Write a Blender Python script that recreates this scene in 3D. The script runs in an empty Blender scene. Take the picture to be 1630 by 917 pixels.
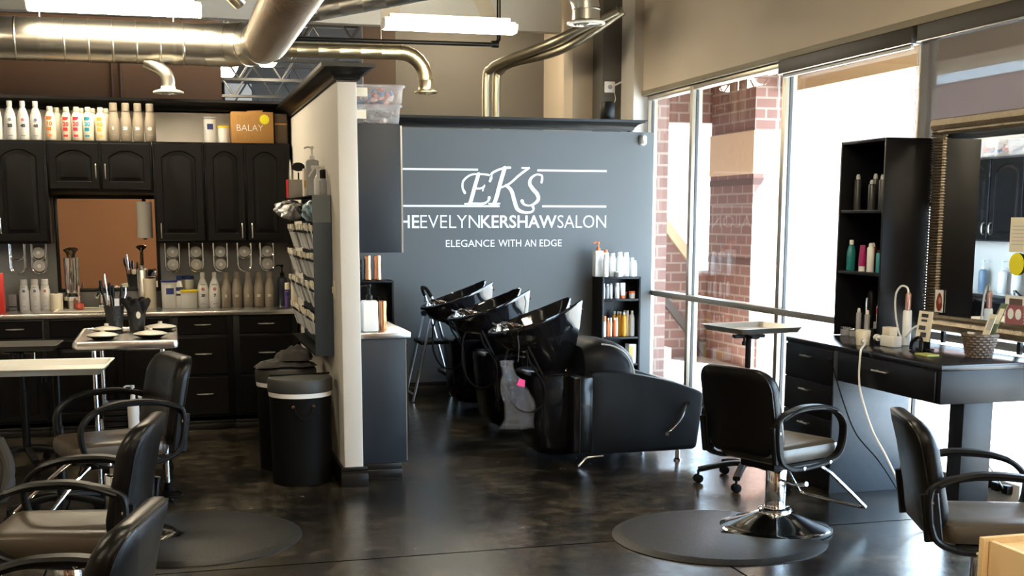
import bpy, bmesh, math, random
from math import sin, cos, pi, radians, sqrt
from mathutils import Vector, Matrix
random.seed(7)
SC = bpy.context.scene
COL = SC.collection

# ------------------------------------------------------------------ camera, world, exposure
cam_d = bpy.data.cameras.new('camera')
cam = bpy.data.objects.new('camera', cam_d)
COL.objects.link(cam)
cam.location = (0, 0, 1.65)
cam.rotation_mode = 'XYZ'
cam.rotation_euler = (radians(90 - 8.974), 0, radians(-15.3))
cam_d.sensor_fit = 'HORIZONTAL'
cam_d.sensor_width = 36
cam_d.lens = 36 * 1944 / 1630
cam_d.shift_x = (815 - 802) / 1630
cam_d.shift_y = (656 - 458.5) / 1630
cam_d.clip_start = 0.05
cam_d.clip_end = 200
SC.camera = cam

SC.view_settings.view_transform = 'Standard'
SC.view_settings.look = 'None'
SC.view_settings.exposure = 1.1
SC.view_settings.gamma = 1.0
SC.view_settings.use_curve_mapping = False

world = bpy.data.worlds.new('sky')
SC.world = world
world.use_nodes = True
bg = world.node_tree.nodes['Background']
bg.inputs['Color'].default_value = (0.56, 0.76, 1.0, 1)
bg.inputs['Strength'].default_value = 11.0
SC.cycles.max_bounces = 8
SC.cycles.diffuse_bounces = 4
SC.cycles.glossy_bounces = 4
SC.cycles.transparent_max_bounces = 16
SC.cycles.caustics_reflective = False
SC.cycles.caustics_refractive = False
SC.cycles.sample_clamp_indirect = 6

sun_d = bpy.data.lights.new('sun', 'SUN')
sun_d.energy = 30.0
sun_d.angle = radians(0.6)
sun_d.color = (1.0, 0.96, 0.90)
sun = bpy.data.objects.new('sun', sun_d)
COL.objects.link(sun)
sun.location = (20, -10, 20)
sun.rotation_euler = Vector((-0.42, 0.85, -0.66)).to_track_quat('-Z', 'Y').to_euler()
LAMP = 35.0            # strength of every fluorescent lens in the room

# ------------------------------------------------------------------ mesh helpers
class MB:
    """collects shapes in a bmesh and links them as ONE mesh object"""
    def __init__(s): s.bm = bmesh.new()
    def _faces(s, vs, faces, mi=0, smooth=False):
        out = []
        for f in faces:
            try:
                fc = s.bm.faces.new([vs[i] for i in f]); fc.material_index = mi; fc.smooth = smooth; out.append(fc)
            except ValueError: pass
        return out
    def box(s, x0, y0, z0, x1, y1, z1, bev=0.0, mi=0, seg=2, rz=0.0, m=None):
        if x0 > x1: x0, x1 = x1, x0
        if y0 > y1: y0, y1 = y1, y0
        if z0 > z1: z0, z1 = z1, z0
        P = [(x, y, z) for z in (z0, z1) for y in (y0, y1) for x in (x0, x1)]
        vs = [s.bm.verts.new(p) for p in P]
        fs = s._faces(vs, [(0,2,3,1),(4,5,7,6),(0,1,5,4),(2,6,7,3),(0,4,6,2),(1,3,7,5)], mi)
        if bev > 0:
            es = list({e for f in fs for e in f.edges})
            r = bmesh.ops.bevel(s.bm, geom=es, offset=min(bev, .49*min(x1-x0, y1-y0, z1-z0)), segments=seg, profile=.5, affect='EDGES')
            for f in r['faces']: f.material_index = mi; f.smooth = True
            vs = list({v for f in r['faces'] for v in f.verts} | {v for f in fs if f.is_valid for v in f.verts})
        if rz or m is not None:
            M = m if m is not None else Matrix.Translation(((x0+x1)/2, (y0+y1)/2, 0)) @ Matrix.Rotation(rz, 4, 'Z') @ Matrix.Translation((-(x0+x1)/2, -(y0+y1)/2, 0))
            for v in vs: v.co = M @ v.co
        return s
    def loft(s, loops, cap0=True, cap1=True, mi=0, smooth=True, closed=True):
        rings = [[s.bm.verts.new(p) for p in lp] for lp in loops]
        n = len(rings[0])
        for a, b in zip(rings, rings[1:]):
            for i in range(n if closed else n-1):
                j = (i+1) % n
                try:
                    f = s.bm.faces.new((a[i], a[j], b[j], b[i])); f.material_index = mi; f.smooth = smooth
                except ValueError: pass
        for c, r in ((cap0, rings[0][::-1]), (cap1, rings[-1])):
            if c:
                f = s.bm.faces.new(r); f.material_index = mi; f.smooth = False
        return s
    def lathe(s, prof, c=(0,0,0), seg=24, axis='z', mi=0, cap0=True, cap1=True, sx=1.0, sy=1.0, smooth=True):
        loops = []
        for r, h in prof:
            lp = []
            for i in range(seg):
                a = 2*pi*i/seg; u, v = r*cos(a)*sx, r*sin(a)*sy
                p = (u, v, h) if axis == 'z' else ((h, u, v) if axis == 'x' else (v, h, u))
                lp.append((c[0]+p[0], c[1]+p[1], c[2]+p[2]))
            loops.append(lp)
        return s.loft(loops, cap0, cap1, mi, smooth)
    def tube(s, pts, r, seg=10, closed=False, mi=0, ry=None, up=None, caps=True):
        """round (or flattened: r across, ry along `up`) bar swept along points"""
        pts = [Vector(p) for p in pts]; n = len(pts); loops = []
        ref = Vector(up) if up else None
        prev = None
        for i, p in enumerate(pts):
            if closed: t = pts[(i+1) % n] - pts[i-1]
            else: t = pts[min(i+1, n-1)] - pts[max(i-1, 0)]
            t.normalize()
            if ref is not None: a = ref - t*ref.dot(t)
            elif prev is None:
                q = Vector((0,0,1)) if abs(t.z) < .9 else Vector((1,0,0)); a = q - t*q.dot(t)
            else: a = prev - t*prev.dot(t)
            a.normalize(); prev = a; b = t.cross(a)
            rr = r[i] if isinstance(r, (list, tuple)) else r
            r2 = rr if ry is None else ry
            loops.append([tuple(p + a*(r2*cos(2*pi*k/seg)) + b*(rr*sin(2*pi*k/seg))) for k in range(seg)])
        if closed: loops.append(loops[0]); return s.loft(loops, False, False, mi)
        return s.loft(loops, caps, caps, mi)
    def bar(s, pts, w, t, side, closed=False, mi=0, ch=.2):
        """chamfered rectangular bar: w along `side`, t in the plane of the path"""
        pts = [Vector(p) for p in pts]; n = len(pts); side = Vector(side).normalized(); loops = []
        c = ch*min(w, t)
        prof = [(w/2-c,t/2),(w/2,t/2-c),(w/2,-t/2+c),(w/2-c,-t/2),(-w/2+c,-t/2),(-w/2,-t/2+c),(-w/2,t/2-c),(-w/2+c,t/2)]
        for i, p in enumerate(pts):
            tg = (pts[(i+1) % n]-pts[i-1]) if closed else (pts[min(i+1,n-1)]-pts[max(i-1,0)])
            tg.normalize(); nn = tg.cross(side).normalized()
            loops.append([tuple(p + side*a + nn*b) for a, b in prof])
        if closed: loops.append(loops[0]); return s.loft(loops, False, False, mi)
        return s.loft(loops, True, True, mi)
    def prism(s, poly, axis, a, b, mi=0, smooth=False):
        """2D polygon extruded along an axis from a to b; poly holds the two other coordinates in xyz order"""
        def P(p, h): return (h, p[0], p[1]) if axis == 'x' else ((p[0], h, p[1]) if axis == 'y' else (p[0], p[1], h))
        return s.loft([[P(p, a) for p in poly], [P(p, b) for p in poly]], True, True, mi, smooth)
    def slab(s, outline, layers, fn, mi=0):
        """soft cushion: outline(inset)->2D loop; layers [(inset, depth)]; fn(u,v,d)->xyz"""
        s.loft([[fn(u, v, d) for u, v in outline(i)] for i, d in layers], True, True, mi)
        return s
    def quad(s, pts, mi=0, smooth=False):
        vs = [s.bm.verts.new(p) for p in pts]
        s._faces(vs, [tuple(range(len(pts)))], mi, smooth); return s
    def grid(s, nu, nv, fn, mi=0, smooth=True, thick=None):
        V = [[s.bm.verts.new(fn(i/(nu-1), j/(nv-1))) for j in range(nv)] for i in range(nu)]
        for i in range(nu-1):
            for j in range(nv-1):
                f = s.bm.faces.new((V[i][j], V[i+1][j], V[i+1][j+1], V[i][j+1])); f.material_index = mi; f.smooth = smooth
        return s
    def mesh(s, me, M, mi=0):
        """adds a ready mesh (text) transformed by M"""
        vs = [s.bm.verts.new(M @ v.co) for v in me.vertices]
        for p in me.polygons:
            try: f = s.bm.faces.new([vs[i] for i in p.vertices]); f.material_index = mi
            except ValueError: pass
        return s
    def build(s, name, mats, parent=None, loc=None, fix=True, ang=35):
        if fix: bmesh.ops.recalc_face_normals(s.bm, faces=s.bm.faces)
        me = bpy.data.meshes.new(name); s.bm.to_mesh(me); s.bm.free()
        for m in (mats if isinstance(mats, (list, tuple)) else [mats]): me.materials.append(m)
        try: me.set_sharp_from_angle(angle=radians(ang))
        except Exception: pass
        o = bpy.data.objects.new(name, me); COL.objects.link(o)
        if parent is not None: o.parent = parent
        if loc is not None: o.location = loc
        return o

def thing(name, label, cat, loc=(0,0,0), rz=0, group=None):
    o = bpy.data.objects.new(name, None); o.empty_display_size = .05; COL.objects.link(o)
    o.location = loc; o.rotation_euler = (0, 0, rz)
    o['label'] = label; o['category'] = cat
    if group: o['group'] = group
    return o
def tag(o, label, cat, group=None, loc=None, rz=None):
    o['label'] = label; o['category'] = cat
    if group: o['group'] = group
    if loc is not None: o.location = loc
    if rz is not None: o.rotation_euler = (0, 0, rz)
    return o
def struct(o):
    o['kind'] = 'structure'; return o
def dup(root, loc, rz=0, label=None, group=None):
    r = root.copy(); COL.objects.link(r); r.location = loc; r.rotation_euler = (0, 0, rz)
    if label: r['label'] = label
    if group: r['group'] = group
    for ch in list(root.children):
        c = ch.copy(); COL.objects.link(c); c.parent = r
        for g in ch.children:
            d = g.copy(); COL.objects.link(d); d.parent = c
    return r

def rrect(w, h, r, n=6):
    """rounded rectangle loop centred on 0; inset shrinks it"""
    def f(i=0.0):
        W, H = w/2-i, h/2-i; R = max(min(r-i*.6, W*.98, H*.98), .0015); out = []
        for cx, cy, a0 in ((W-R, H-R, 0), (-W+R, H-R, 90), (-W+R, -H+R, 180), (W-R, -H+R, 270)):
            for k in range(n+1):
                a = radians(a0 + 90*k/n); out.append((cx+R*cos(a), cy+R*sin(a)))
        return out
    return f
def bez(p, n=12):
    """smooth polyline through control points (Catmull-Rom)"""
    p = [Vector(q) for q in p]; out = []
    for i in range(len(p)-1):
        a, b, c, d = p[max(i-1,0)], p[i], p[i+1], p[min(i+2,len(p)-1)]
        for k in range(n):
            t = k/n
            out.append(.5*((2*b)+(c-a)*t+(2*a-5*b+4*c-d)*t*t+(3*b-a-3*c+d)*t**3))
    out.append(p[-1]); return out
def text_mesh(txt, size, bold=0.0, align='CENTER', extrude=0.0, sp=1.0):
    cu = bpy.data.curves.new('t', 'FONT'); cu.body = txt; cu.size = size; cu.align_x = align
    cu.offset = bold; cu.extrude = extrude; cu.resolution_u = 3; cu.space_character = sp
    o = bpy.data.objects.new('t', cu); COL.objects.link(o)
    dg = bpy.context.evaluated_depsgraph_get(); me = bpy.data.meshes.new_from_object(o.evaluated_get(dg))
    bpy.data.objects.remove(o); bpy.data.curves.remove(cu)
    return me
def FACE_NEG_Y(x, y, z): return Matrix.Translation((x, y, z)) @ Matrix.Rotation(pi/2, 4, 'X')
def FACE_NEG_X(x, y, z): return Matrix.Translation((x, y, z)) @ Matrix.Rotation(-pi/2, 4, 'Z') @ Matrix.Rotation(pi/2, 4, 'X')

# ------------------------------------------------------------------ materials
MATS = {}
def mat(name, col, rough=.5, metal=0.0, spec=.5, coat=0.0, noise=None, bump=None, emit=None, trans=0.0, alpha=1.0, sheen=0.0):
    """noise=(scale, amount, detail)  bump=(scale, strength)"""
    m = bpy.data.materials.new(name); m.use_nodes = True; nt = m.node_tree; b = nt.nodes['Principled BSDF']
    b.inputs['Base Color'].default_value = (*col, 1); b.inputs['Roughness'].default_value = rough
    b.inputs['Metallic'].default_value = metal; b.inputs['Specular IOR Level'].default_value = spec
    b.inputs['Coat Weight'].default_value = coat; b.inputs['Coat Roughness'].default_value = .06
    b.inputs['Transmission Weight'].default_value = trans; b.inputs['Alpha'].default_value = alpha
    if sheen: b.inputs['Sheen Weight'].default_value = sheen
    if emit: b.inputs['Emission Color'].default_value = (*emit[0], 1); b.inputs['Emission Strength'].default_value = emit[1]
    if noise or bump:
        tc = nt.nodes.new('ShaderNodeTexCoord')
    if noise:
        nz = nt.nodes.new('ShaderNodeTexNoise'); nz.inputs['Scale'].default_value = noise[0]; nz.inputs['Detail'].default_value = noise[2]
        nt.links.new(tc.outputs['Object'], nz.inputs['Vector'])
        mx = nt.nodes.new('ShaderNodeMix'); mx.data_type = 'RGBA'
        k = noise[1]
        mx.inputs['A'].default_value = (*[max(c*(1-k), 0) for c in col], 1); mx.inputs['B'].default_value = (*[min(c*(1+k), 1) for c in col], 1)
        nt.links.new(nz.outputs['Fac'], mx.inputs['Factor']); nt.links.new(mx.outputs['Result'], b.inputs['Base Color'])
    if bump:
        n2 = nt.nodes.new('ShaderNodeTexNoise'); n2.inputs['Scale'].default_value = bump[0]; n2.inputs['Detail'].default_value = 4
        nt.links.new(tc.outputs['Object'], n2.inputs['Vector'])
        bp = nt.nodes.new('ShaderNodeBump'); bp.inputs['Strength'].default_value = bump[1]; bp.inputs['Distance'].default_value = .01
        nt.links.new(n2.outputs['Fac'], bp.inputs['Height']); nt.links.new(bp.outputs['Normal'], b.inputs['Normal'])
    MATS[name] = m
    return m
def brick_mat(name, c1, c2, mortar, scale=1.0, axis='xz'):
    m = bpy.data.materials.new(name); m.use_nodes = True; nt = m.node_tree; b = nt.nodes['Principled BSDF']
    tc = nt.nodes.new('ShaderNodeTexCoord'); sp = nt.nodes.new('ShaderNodeSeparateXYZ'); cb = nt.nodes.new('ShaderNodeCombineXYZ')
    nt.links.new(tc.outputs['Object'], sp.inputs[0])
    ad = nt.nodes.new('ShaderNodeMath'); ad.operation = 'ADD'
    nt.links.new(sp.outputs['X'], ad.inputs[0]); nt.links.new(sp.outputs['Y'], ad.inputs[1])
    nt.links.new(ad.outputs[0], cb.inputs['X']); nt.links.new(sp.outputs['Z'], cb.inputs['Y'])
    br = nt.nodes.new('ShaderNodeTexBrick'); nt.links.new(cb.outputs[0], br.inputs['Vector'])
    br.inputs['Color1'].default_value = (*c1, 1); br.inputs['Color2'].default_value = (*c2, 1); br.inputs['Mortar'].default_value = (*mortar, 1)
    br.inputs['Scale'].default_value = scale; br.inputs['Mortar Size'].default_value = .012
    br.inputs['Brick Width'].default_value = .26; br.inputs['Row Height'].default_value = .115
    nt.links.new(br.outputs['Color'], b.inputs['Base Color']); b.inputs['Roughness'].default_value = .85
    return m
def floor_mat():
    m = bpy.data.materials.new('stained_concrete'); m.use_nodes = True; nt = m.node_tree; b = nt.nodes['Principled BSDF']
    tc = nt.nodes.new('ShaderNodeTexCoord')
    def nz(scale, det, rough=.6):
        n = nt.nodes.new('ShaderNodeTexNoise'); n.inputs['Scale'].default_value = scale; n.inputs['Detail'].default_value = det; n.inputs['Roughness'].default_value = rough
        nt.links.new(tc.outputs['Object'], n.inputs['Vector']); return n
    a = nz(1.1, 10, .68); c = nz(9.0, 10, .75)
    r = nt.nodes.new('ShaderNodeValToRGB'); r.color_ramp.elements[0].position = .44; r.color_ramp.elements[0].color = (.0052,.0043,.0036,1)
    r.color_ramp.elements[1].position = .74; r.color_ramp.elements[1].color = (.095,.079,.057,1)
    nt.links.new(a.outputs['Fac'], r.inputs[0])
    r2 = nt.nodes.new('ShaderNodeValToRGB'); r2.color_ramp.elements[0].position = .45; r2.color_ramp.elements[0].color = (.45,.45,.45,1)
    r2.color_ramp.elements[1].position = .75; r2.color_ramp.elements[1].color = (3.0,2.85,2.6,1)
    nt.links.new(c.outputs['Fac'], r2.inputs[0])
    mx = nt.nodes.new('ShaderNodeMix'); mx.data_type = 'RGBA'; mx.blend_type = 'MULTIPLY'; mx.inputs['Factor'].default_value = 1
    nt.links.new(r.outputs[0], mx.inputs['A']); nt.links.new(r2.outputs[0], mx.inputs['B']); nt.links.new(mx.outputs['Result'], b.inputs['Base Color'])
    rr = nt.nodes.new('ShaderNodeMapRange'); rr.inputs['To Min'].default_value = .10; rr.inputs['To Max'].default_value = .36
    nt.links.new(c.outputs['Fac'], rr.inputs['Value']); nt.links.new(rr.outputs[0], b.inputs['Roughness'])
    bp = nt.nodes.new('ShaderNodeBump'); bp.inputs['Strength'].default_value = .12; bp.inputs['Distance'].default_value = .006
    nt.links.new(c.outputs['Fac'], bp.inputs['Height']); nt.links.new(bp.outputs['Normal'], b.inputs['Normal'])
    b.inputs['Specular IOR Level'].default_value = .42
    return m
def glass_mat():
    m = bpy.data.materials.new('window_glass'); m.use_nodes = True; nt = m.node_tree
    for n in list(nt.nodes): nt.nodes.remove(n)
    out = nt.nodes.new('ShaderNodeOutputMaterial'); tr = nt.nodes.new('ShaderNodeBsdfTransparent'); gl = nt.nodes.new('ShaderNodeBsdfGlossy')
    gl.inputs['Roughness'].default_value = .01; tr.inputs['Color'].default_value = (.95,.97,.96,1)
    fr = nt.nodes.new('ShaderNodeFresnel'); fr.inputs['IOR'].default_value = 1.45
    mx = nt.nodes.new('ShaderNodeMixShader'); ge = nt.nodes.new('ShaderNodeNewGeometry'); iv = nt.nodes.new('ShaderNodeMath'); iv.operation = 'SUBTRACT'; iv.inputs[0].default_value = 1.0
    nt.links.new(ge.outputs['Backfacing'], iv.inputs[1]); mu = nt.nodes.new('ShaderNodeMath'); mu.operation = 'MULTIPLY'
    nt.links.new(fr.outputs[0], mu.inputs[0]); nt.links.new(iv.outputs[0], mu.inputs[1])
    nt.links.new(mu.outputs[0], mx.inputs[0]); nt.links.new(tr.outputs[0], mx.inputs[1]); nt.links.new(gl.outputs[0], mx.inputs[2])
    nt.links.new(mx.outputs[0], out.inputs[0]); return m
def screen_mat():
    """woven roller-shade cloth: part of the light passes straight through the weave"""
    m = bpy.data.materials.new('shade_weave'); m.use_nodes = True; nt = m.node_tree
    b = nt.nodes['Principled BSDF']; b.inputs['Base Color'].default_value = (.22,.20,.19,1); b.inputs['Roughness'].default_value = .9
    out = nt.nodes['Material Output']; tr = nt.nodes.new('ShaderNodeBsdfTransparent'); mx = nt.nodes.new('ShaderNodeMixShader')
    mx.inputs[0].default_value = .80; nt.links.new(tr.outputs[0], mx.inputs[1]); nt.links.new(b.outputs[0], mx.inputs[2]); nt.links.new(mx.outputs[0], out.inputs[0])
    return m
def duct_mat(name, col, rough, band=9.0):
    m = mat(name, col, rough, 1.0, noise=(6, .25, 5)); nt = m.node_tree; b = nt.nodes['Principled BSDF']
    return m

M_floor = floor_mat()
M_tan = mat('tan_paint', (.50,.42,.32), .75, noise=(2.2,.05,3), bump=(60,.06))
M_white_wall = mat('offwhite_paint', (.62,.58,.52), .7, noise=(2,.04,3), bump=(70,.06))
M_slate = mat('slate_paint', (.082,.086,.087), .55, noise=(1.5,.06,3), bump=(80,.04))
M_slate_cab = mat('slate_lacquer', (.014,.019,.027), .45, spec=.4, noise=(3,.15,4))
M_brown = mat('brown_paint', (.165,.085,.045), .8, noise=(1.5,.06,3))
M_orange = mat('terracotta_paint', (.25,.105,.04), .8, noise=(1.5,.08,3))
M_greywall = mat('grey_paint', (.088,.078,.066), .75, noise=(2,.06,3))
M_bulk = mat('pale_grey_paint', (.52,.52,.50), .75, noise=(1,.04,2))
M_deck = mat('dark_ceiling', (.05,.045,.04), .9)
M_crown = mat('black_moulding', (.006,.0055,.005), .35, spec=.35)
M_cab = mat('black_cabinet_paint', (.0042,.0042,.0045), .33, spec=.18, noise=(8,.15,4))
M_black = mat('black_laminate', (.004,.004,.005), .38, spec=.25, noise=(14,.2,4))
M_desk = mat('black_desk_top', (.007,.007,.009), .22, noise=(14,.2,4))
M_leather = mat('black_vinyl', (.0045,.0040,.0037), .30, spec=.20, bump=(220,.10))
M_seat_lit = mat('lit_seat_vinyl', (.050,.036,.022), .36, spec=.55, bump=(220,.10))  # brown base carries the warm light that falls on the black seats
M_leather2 = mat('black_sofa_vinyl', (.0038,.0044,.0056), .45, spec=.17, bump=(240,.12))
M_plastic = mat('black_plastic', (.0035,.0035,.0035), .42, spec=.2)
M_rubber = mat('black_rubber', (.0035,.0035,.0035), .6, spec=.10, bump=(90,.15))
M_matrub = mat('mat_rubber', (.0075,.007,.0065), .42, spec=.28, bump=(140,.25))
M_gloss = mat('black_ceramic', (.006,.006,.007), .06, coat=.6)
M_glossbody = mat('black_gloss_shell', (.005,.005,.006), .16, spec=.3)
M_chrome = mat('chrome', (.80,.80,.80), .09, 1.0)
M_nickel = mat('satin_nickel', (.66,.63,.58), .28, 1.0)
M_steel = mat('stainless_steel', (.62,.61,.59), .27, 1.0, noise=(30,.08,4))
M_alu = mat('aluminium_tube', (.55,.55,.55), .32, 1.0)
M_galv = duct_mat('galvanised_duct', (.60,.57,.50), .30)
M_gold = duct_mat('warm_galvanised_duct', (.60,.53,.36), .33)
M_frame = mat('champagne_window_frame', (.42,.38,.31), .38, .75)
M_framedk = mat('dark_gasket', (.02,.02,.022), .5)
M_glass = glass_mat()
M_screen = screen_mat()
M_blind = mat('blind_cassette', (.045,.037,.03), .55)
M_mirror = mat('mirror_glass', (.92,.93,.92), .015, 1.0)
M_mframe = mat('champagne_silver_frame', (.27,.23,.18), .36, .9, noise=(40,.2,3))
M_white = mat('white_plastic', (.80,.79,.76), .4)
M_cream = mat('cream_plastic', (.78,.71,.56), .45)
M_warmwhite = mat('warm_white_plastic', (.74,.67,.54), .42)
M_taupe = mat('taupe_plastic', (.30,.255,.20), .42)
M_greyb = mat('silver_grey_plastic', (.33,.33,.34), .4)
M_copper = mat('copper', (.62,.27,.12), .25, .9)
M_lens = mat('fluorescent_lens', (.9,.88,.8), .4, emit=((1.0,.86,.62), LAMP))
M_lampwhite = mat('lamp_housing', (.75,.72,.65), .5)
M_birch = mat('birch_laminate', (.66,.46,.24), .5, noise=(5,.08,5))
M_card = mat('brown_cardboard', (.42,.215,.06), .75, noise=(6,.08,3))
M_darkcard = mat('dark_cardboard', (.07,.045,.025), .75)
M_brick = brick_mat('red_brick', (.20,.098,.076), (.165,.082,.064), (.26,.195,.16))
M_stone = mat('beige_stone', (.60,.44,.28), .85, noise=(14,.08,4))
M_pave = mat('pavement_concrete', (.55,.54,.52), .9, noise=(4,.1,5))
M_stucco = mat('beige_stucco', (.34,.235,.135), .9, noise=(20,.06,4))
def basic(name, col, rough=.45): return MATS.get(name) or mat(name, col, rough)
M_red = basic('red', (.62,.025,.03)); M_orangeL = basic('orange', (.80,.17,.03)); M_teal = basic('teal', (.01,.25,.36)); M_amber = basic('amber', (.72,.36,.05))
M_crimson = basic('crimson', (.55,.02,.06)); M_navy = basic('navy', (.015,.03,.16)); M_yellow = basic('yellow', (.80,.62,.02)); M_ink = basic('ink', (.03,.03,.035))
M_pinkdot = basic('pink_dot', (.55,.20,.20)); M_bluedot = basic('blue_dot', (.17,.20,.35)); M_greydot = basic('grey_dot', (.22,.26,.28))
M_lblgrey = basic('label_grey', (.45,.46,.44)); M_purple = basic('purple', (.10,.06,.22)); M_magenta = basic('magenta', (.42,.02,.14))
M_greyfab = mat('grey_cloth', (.055,.052,.048), .9, bump=(120,.3)); M_signwhite = basic('sign_white', (.86,.87,.86), .5)
M_clear = mat('clear_plastic', (.80,.76,.74), .18, alpha=.30)
M_film = mat('plastic_film', (.34,.35,.37), .10, alpha=.15)
# ------------------------------------------------------------------ room shell
XW = 4.68              # glass line of the shop front
def wall(name, m, *b, bev=0.0):
    return struct(MB().box(*b, bev=bev).build(name, m))
fl = struct(MB().box(-5.0, -3.0, -.10, XW+.06, 20, 0).build('floor', M_floor))
jt = MB()  # dark expansion joints in the floor
for a in ((-5, 5.78, XW, 5.79), (-5, 5.02, 2.6, 5.028), (2.55, -3, 2.56, 5.78), (-.62, -3, -.612, 20)):
    jt.box(a[0], a[1], -.001, a[2], a[3], .0006)
struct(jt.build('trim_5', mat('joint_dark', (.002,.002,.002), 1.0, spec=0.0)))
wall('ceiling', M_deck, -5, -3, 4.7, XW+.5, 20, 4.8)
wall('wall_behind_camera', M_orange, -5, -3.1, 0, XW, -3, 4.7)
wall('wall_left', M_tan, -5.1, -3, 0, -5, 20, 4.7)
wall('wall_far', mat('rear_dark_paint', (.035,.033,.03), .8), -5, 19.9, 0, XW, 20, 4.7)
# slate sign wall with crown
wall('wall_sign', M_slate, 1.13, 11.30, 0, 4.60, 11.42, 2.48)
# partition between the colour bar and the wash area
wall('wall_partition', M_white_wall, 1.01, 7.45, 0, 1.13, 11.42, 2.465, bev=.012)
# wall behind the colour bar
wall('wall_colour_bar', M_white_wall, -5, 10.46, 0, 1.01, 10.56, 2.53)
struct(MB().box(-5, 10.452, .94, 1.005, 10.46, 1.47).build('trim_backsplash', mat('grey_backsplash', (.25,.25,.245), .4, noise=(3,.06,3))))
# brown wall rising beyond it, pale bulkhead and rear hall
wall('wall_brown', M_brown, -5, 12.0, 0, .555, 12.1, 3.46)
wall('wall_bulkhead', M_bulk, -5, 13.0, 3.64, 4.2, 13.15, 4.7)
arc = MB()
ring = [(2.86+.62*cos(radians(a)), 3.62+.62*sin(radians(a))) for a in range(0, 181, 9)] + [(2.86+.45*cos(radians(a)), 3.62+.45*sin(radians(a))) for a in range(180, -1, -9)]
for i in range(20):
    arc.quad([(ring[i][0], 12.996, ring[i][1]+.03), (ring[i+1][0], 12.996, ring[i+1][1]+.03), (ring[40-i][0], 12.996, ring[40-i][1]+.03), (ring[41-i][0], 12.996, ring[41-i][1]+.03)])
struct(arc.build('trim_arc', mat('faded_beige', (.50,.45,.36), .8), ))
wall('wall_hall', M_greywall, 2.75, 15.0, 0, XW, 15.1, 4.7)
wall('wall_hall_end', mat('dark_brown_paint', (.045,.026,.016), .8), 2.36, 15.0, 0, 2.748, 15.1, 4.7)
wall('ceiling_hall', mat('hall_soffit', (.09,.075,.06), .9), 2.36, 13.15, 4.5, XW, 15.0, 4.56)

# pilasters by the shop front
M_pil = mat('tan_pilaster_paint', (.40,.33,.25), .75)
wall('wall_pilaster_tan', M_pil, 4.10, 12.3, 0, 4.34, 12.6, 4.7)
wall('wall_pilaster_grey', M_greywall, 4.30, 11.95, 0, 4.50, 12.25, 4.7)  # darker grey pilaster between the tan and the off-white one
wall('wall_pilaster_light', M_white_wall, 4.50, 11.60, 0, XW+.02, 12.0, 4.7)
wall('wall_window_end', M_brick, XW+.05, 11.60, 0, XW+.2, 15.0, 4.7)
wall('wall_hall_side', M_pil, XW-.06, 12.0, 0, XW+.045, 15.0, 4.7)
# wall above and around the shop front
up = MB(); up.box(4.60, -3, 2.895, XW+.2, 12.0, 4.7)
struct(up.build('wall_right', mat('taupe_wall_paint', (.72,.61,.475), .75, noise=(2,.05,3))))
struct(MB().box(4.585, -3, 2.85, XW+.2, 12.0, 2.897, bev=.004).build('trim_soffit', mat('olive_trim', (.28,.235,.16), .6)))

# crown mouldings: stepped profile swept round the tops of the stub walls
PROF = [(.0,.0),(.0,.012),(.016,.014),(.020,.03),(.048,.060),(.075,.072),(.080,.076),(.100,.078),(.100,.100),(-.02,.100)]
def crown(name, runs, m=M_crown):
    """runs: closed-ish paths of (x, y); profile grows outwards to the right of travel"""
    mb = MB()
    for path, z in runs:
        n = len(path)
        loops = []
        for i in range(n):
            p = Vector((*path[i], 0)); d0 = (p-Vector((*path[i-1],0))).normalized() if i else None
            d1 = (Vector((*path[i+1],0))-p).normalized() if i < n-1 else None
            if d0 is None: d0 = d1
            if d1 is None: d1 = d0
            n0 = Vector((d0.y, -d0.x, 0)); n1 = Vector((d1.y, -d1.x, 0)); b = (n0+n1).normalized(); k = 1/max(b.dot(n0), .3)
            loops.append([tuple(p + b*(u*k) + Vector((0,0,z+v))) for u, v in PROF])
        mb.loft(loops, True, True, smooth=False)
    return struct(mb.build(name, m))
crown('trim_1', [([(1.13, 11.30), (1.13, 7.45), (1.01, 7.45), (1.01, 10.46)][::-1], 2.455)])
crown('trim_2', [([(4.37, 11.42), (4.37, 11.30), (1.13, 11.30)][::-1], 2.485)])
struct(MB().box(1.13, 11.21, 2.578, 4.50, 11.44, 2.588).build('trim_3', M_crown))
crown('trim_4', [([(1.01, 10.46), (-5, 10.46)][::-1], 2.50)])
# baseboards: stepped black
def base(name, *segs):
    mb = MB()
    for x0, y0, x1, y1 in segs:
        mb.box(x0, y0, 0, x1, y1, .085, bev=.003); ex = .006
        mb.box(x0+ex*(x1-x0 > .05), y0+ex*0, .085, x1-ex*(x1-x0 > .05), y1, .102)
        mb.box(x0+.003, y0+.004, .104, x1-.003, y1, .125, bev=.002)
    return struct(mb.build(name, M_crown))
base('baseboard_partition', (.985, 7.425, 1.155, 7.45), (.985, 7.45, 1.01, 9.85), (1.13, 7.45, 1.155, 7.70))
base('baseboard_sign', (1.48, 11.275, 4.60, 11.30))
# switch on the partition
sw = thing('light_switch', 'cream wall switch plate on the edge of the partition', 'light switch', (1.01, 7.74, 1.21))
MB().box(-.006, -.04, -.06, 0, .04, .06, bev=.003).build('plate', M_cream, sw)
MB().box(-.016, -.012, -.022, -.006, .012, .022, bev=.003).build('toggle', M_cream, sw)

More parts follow.
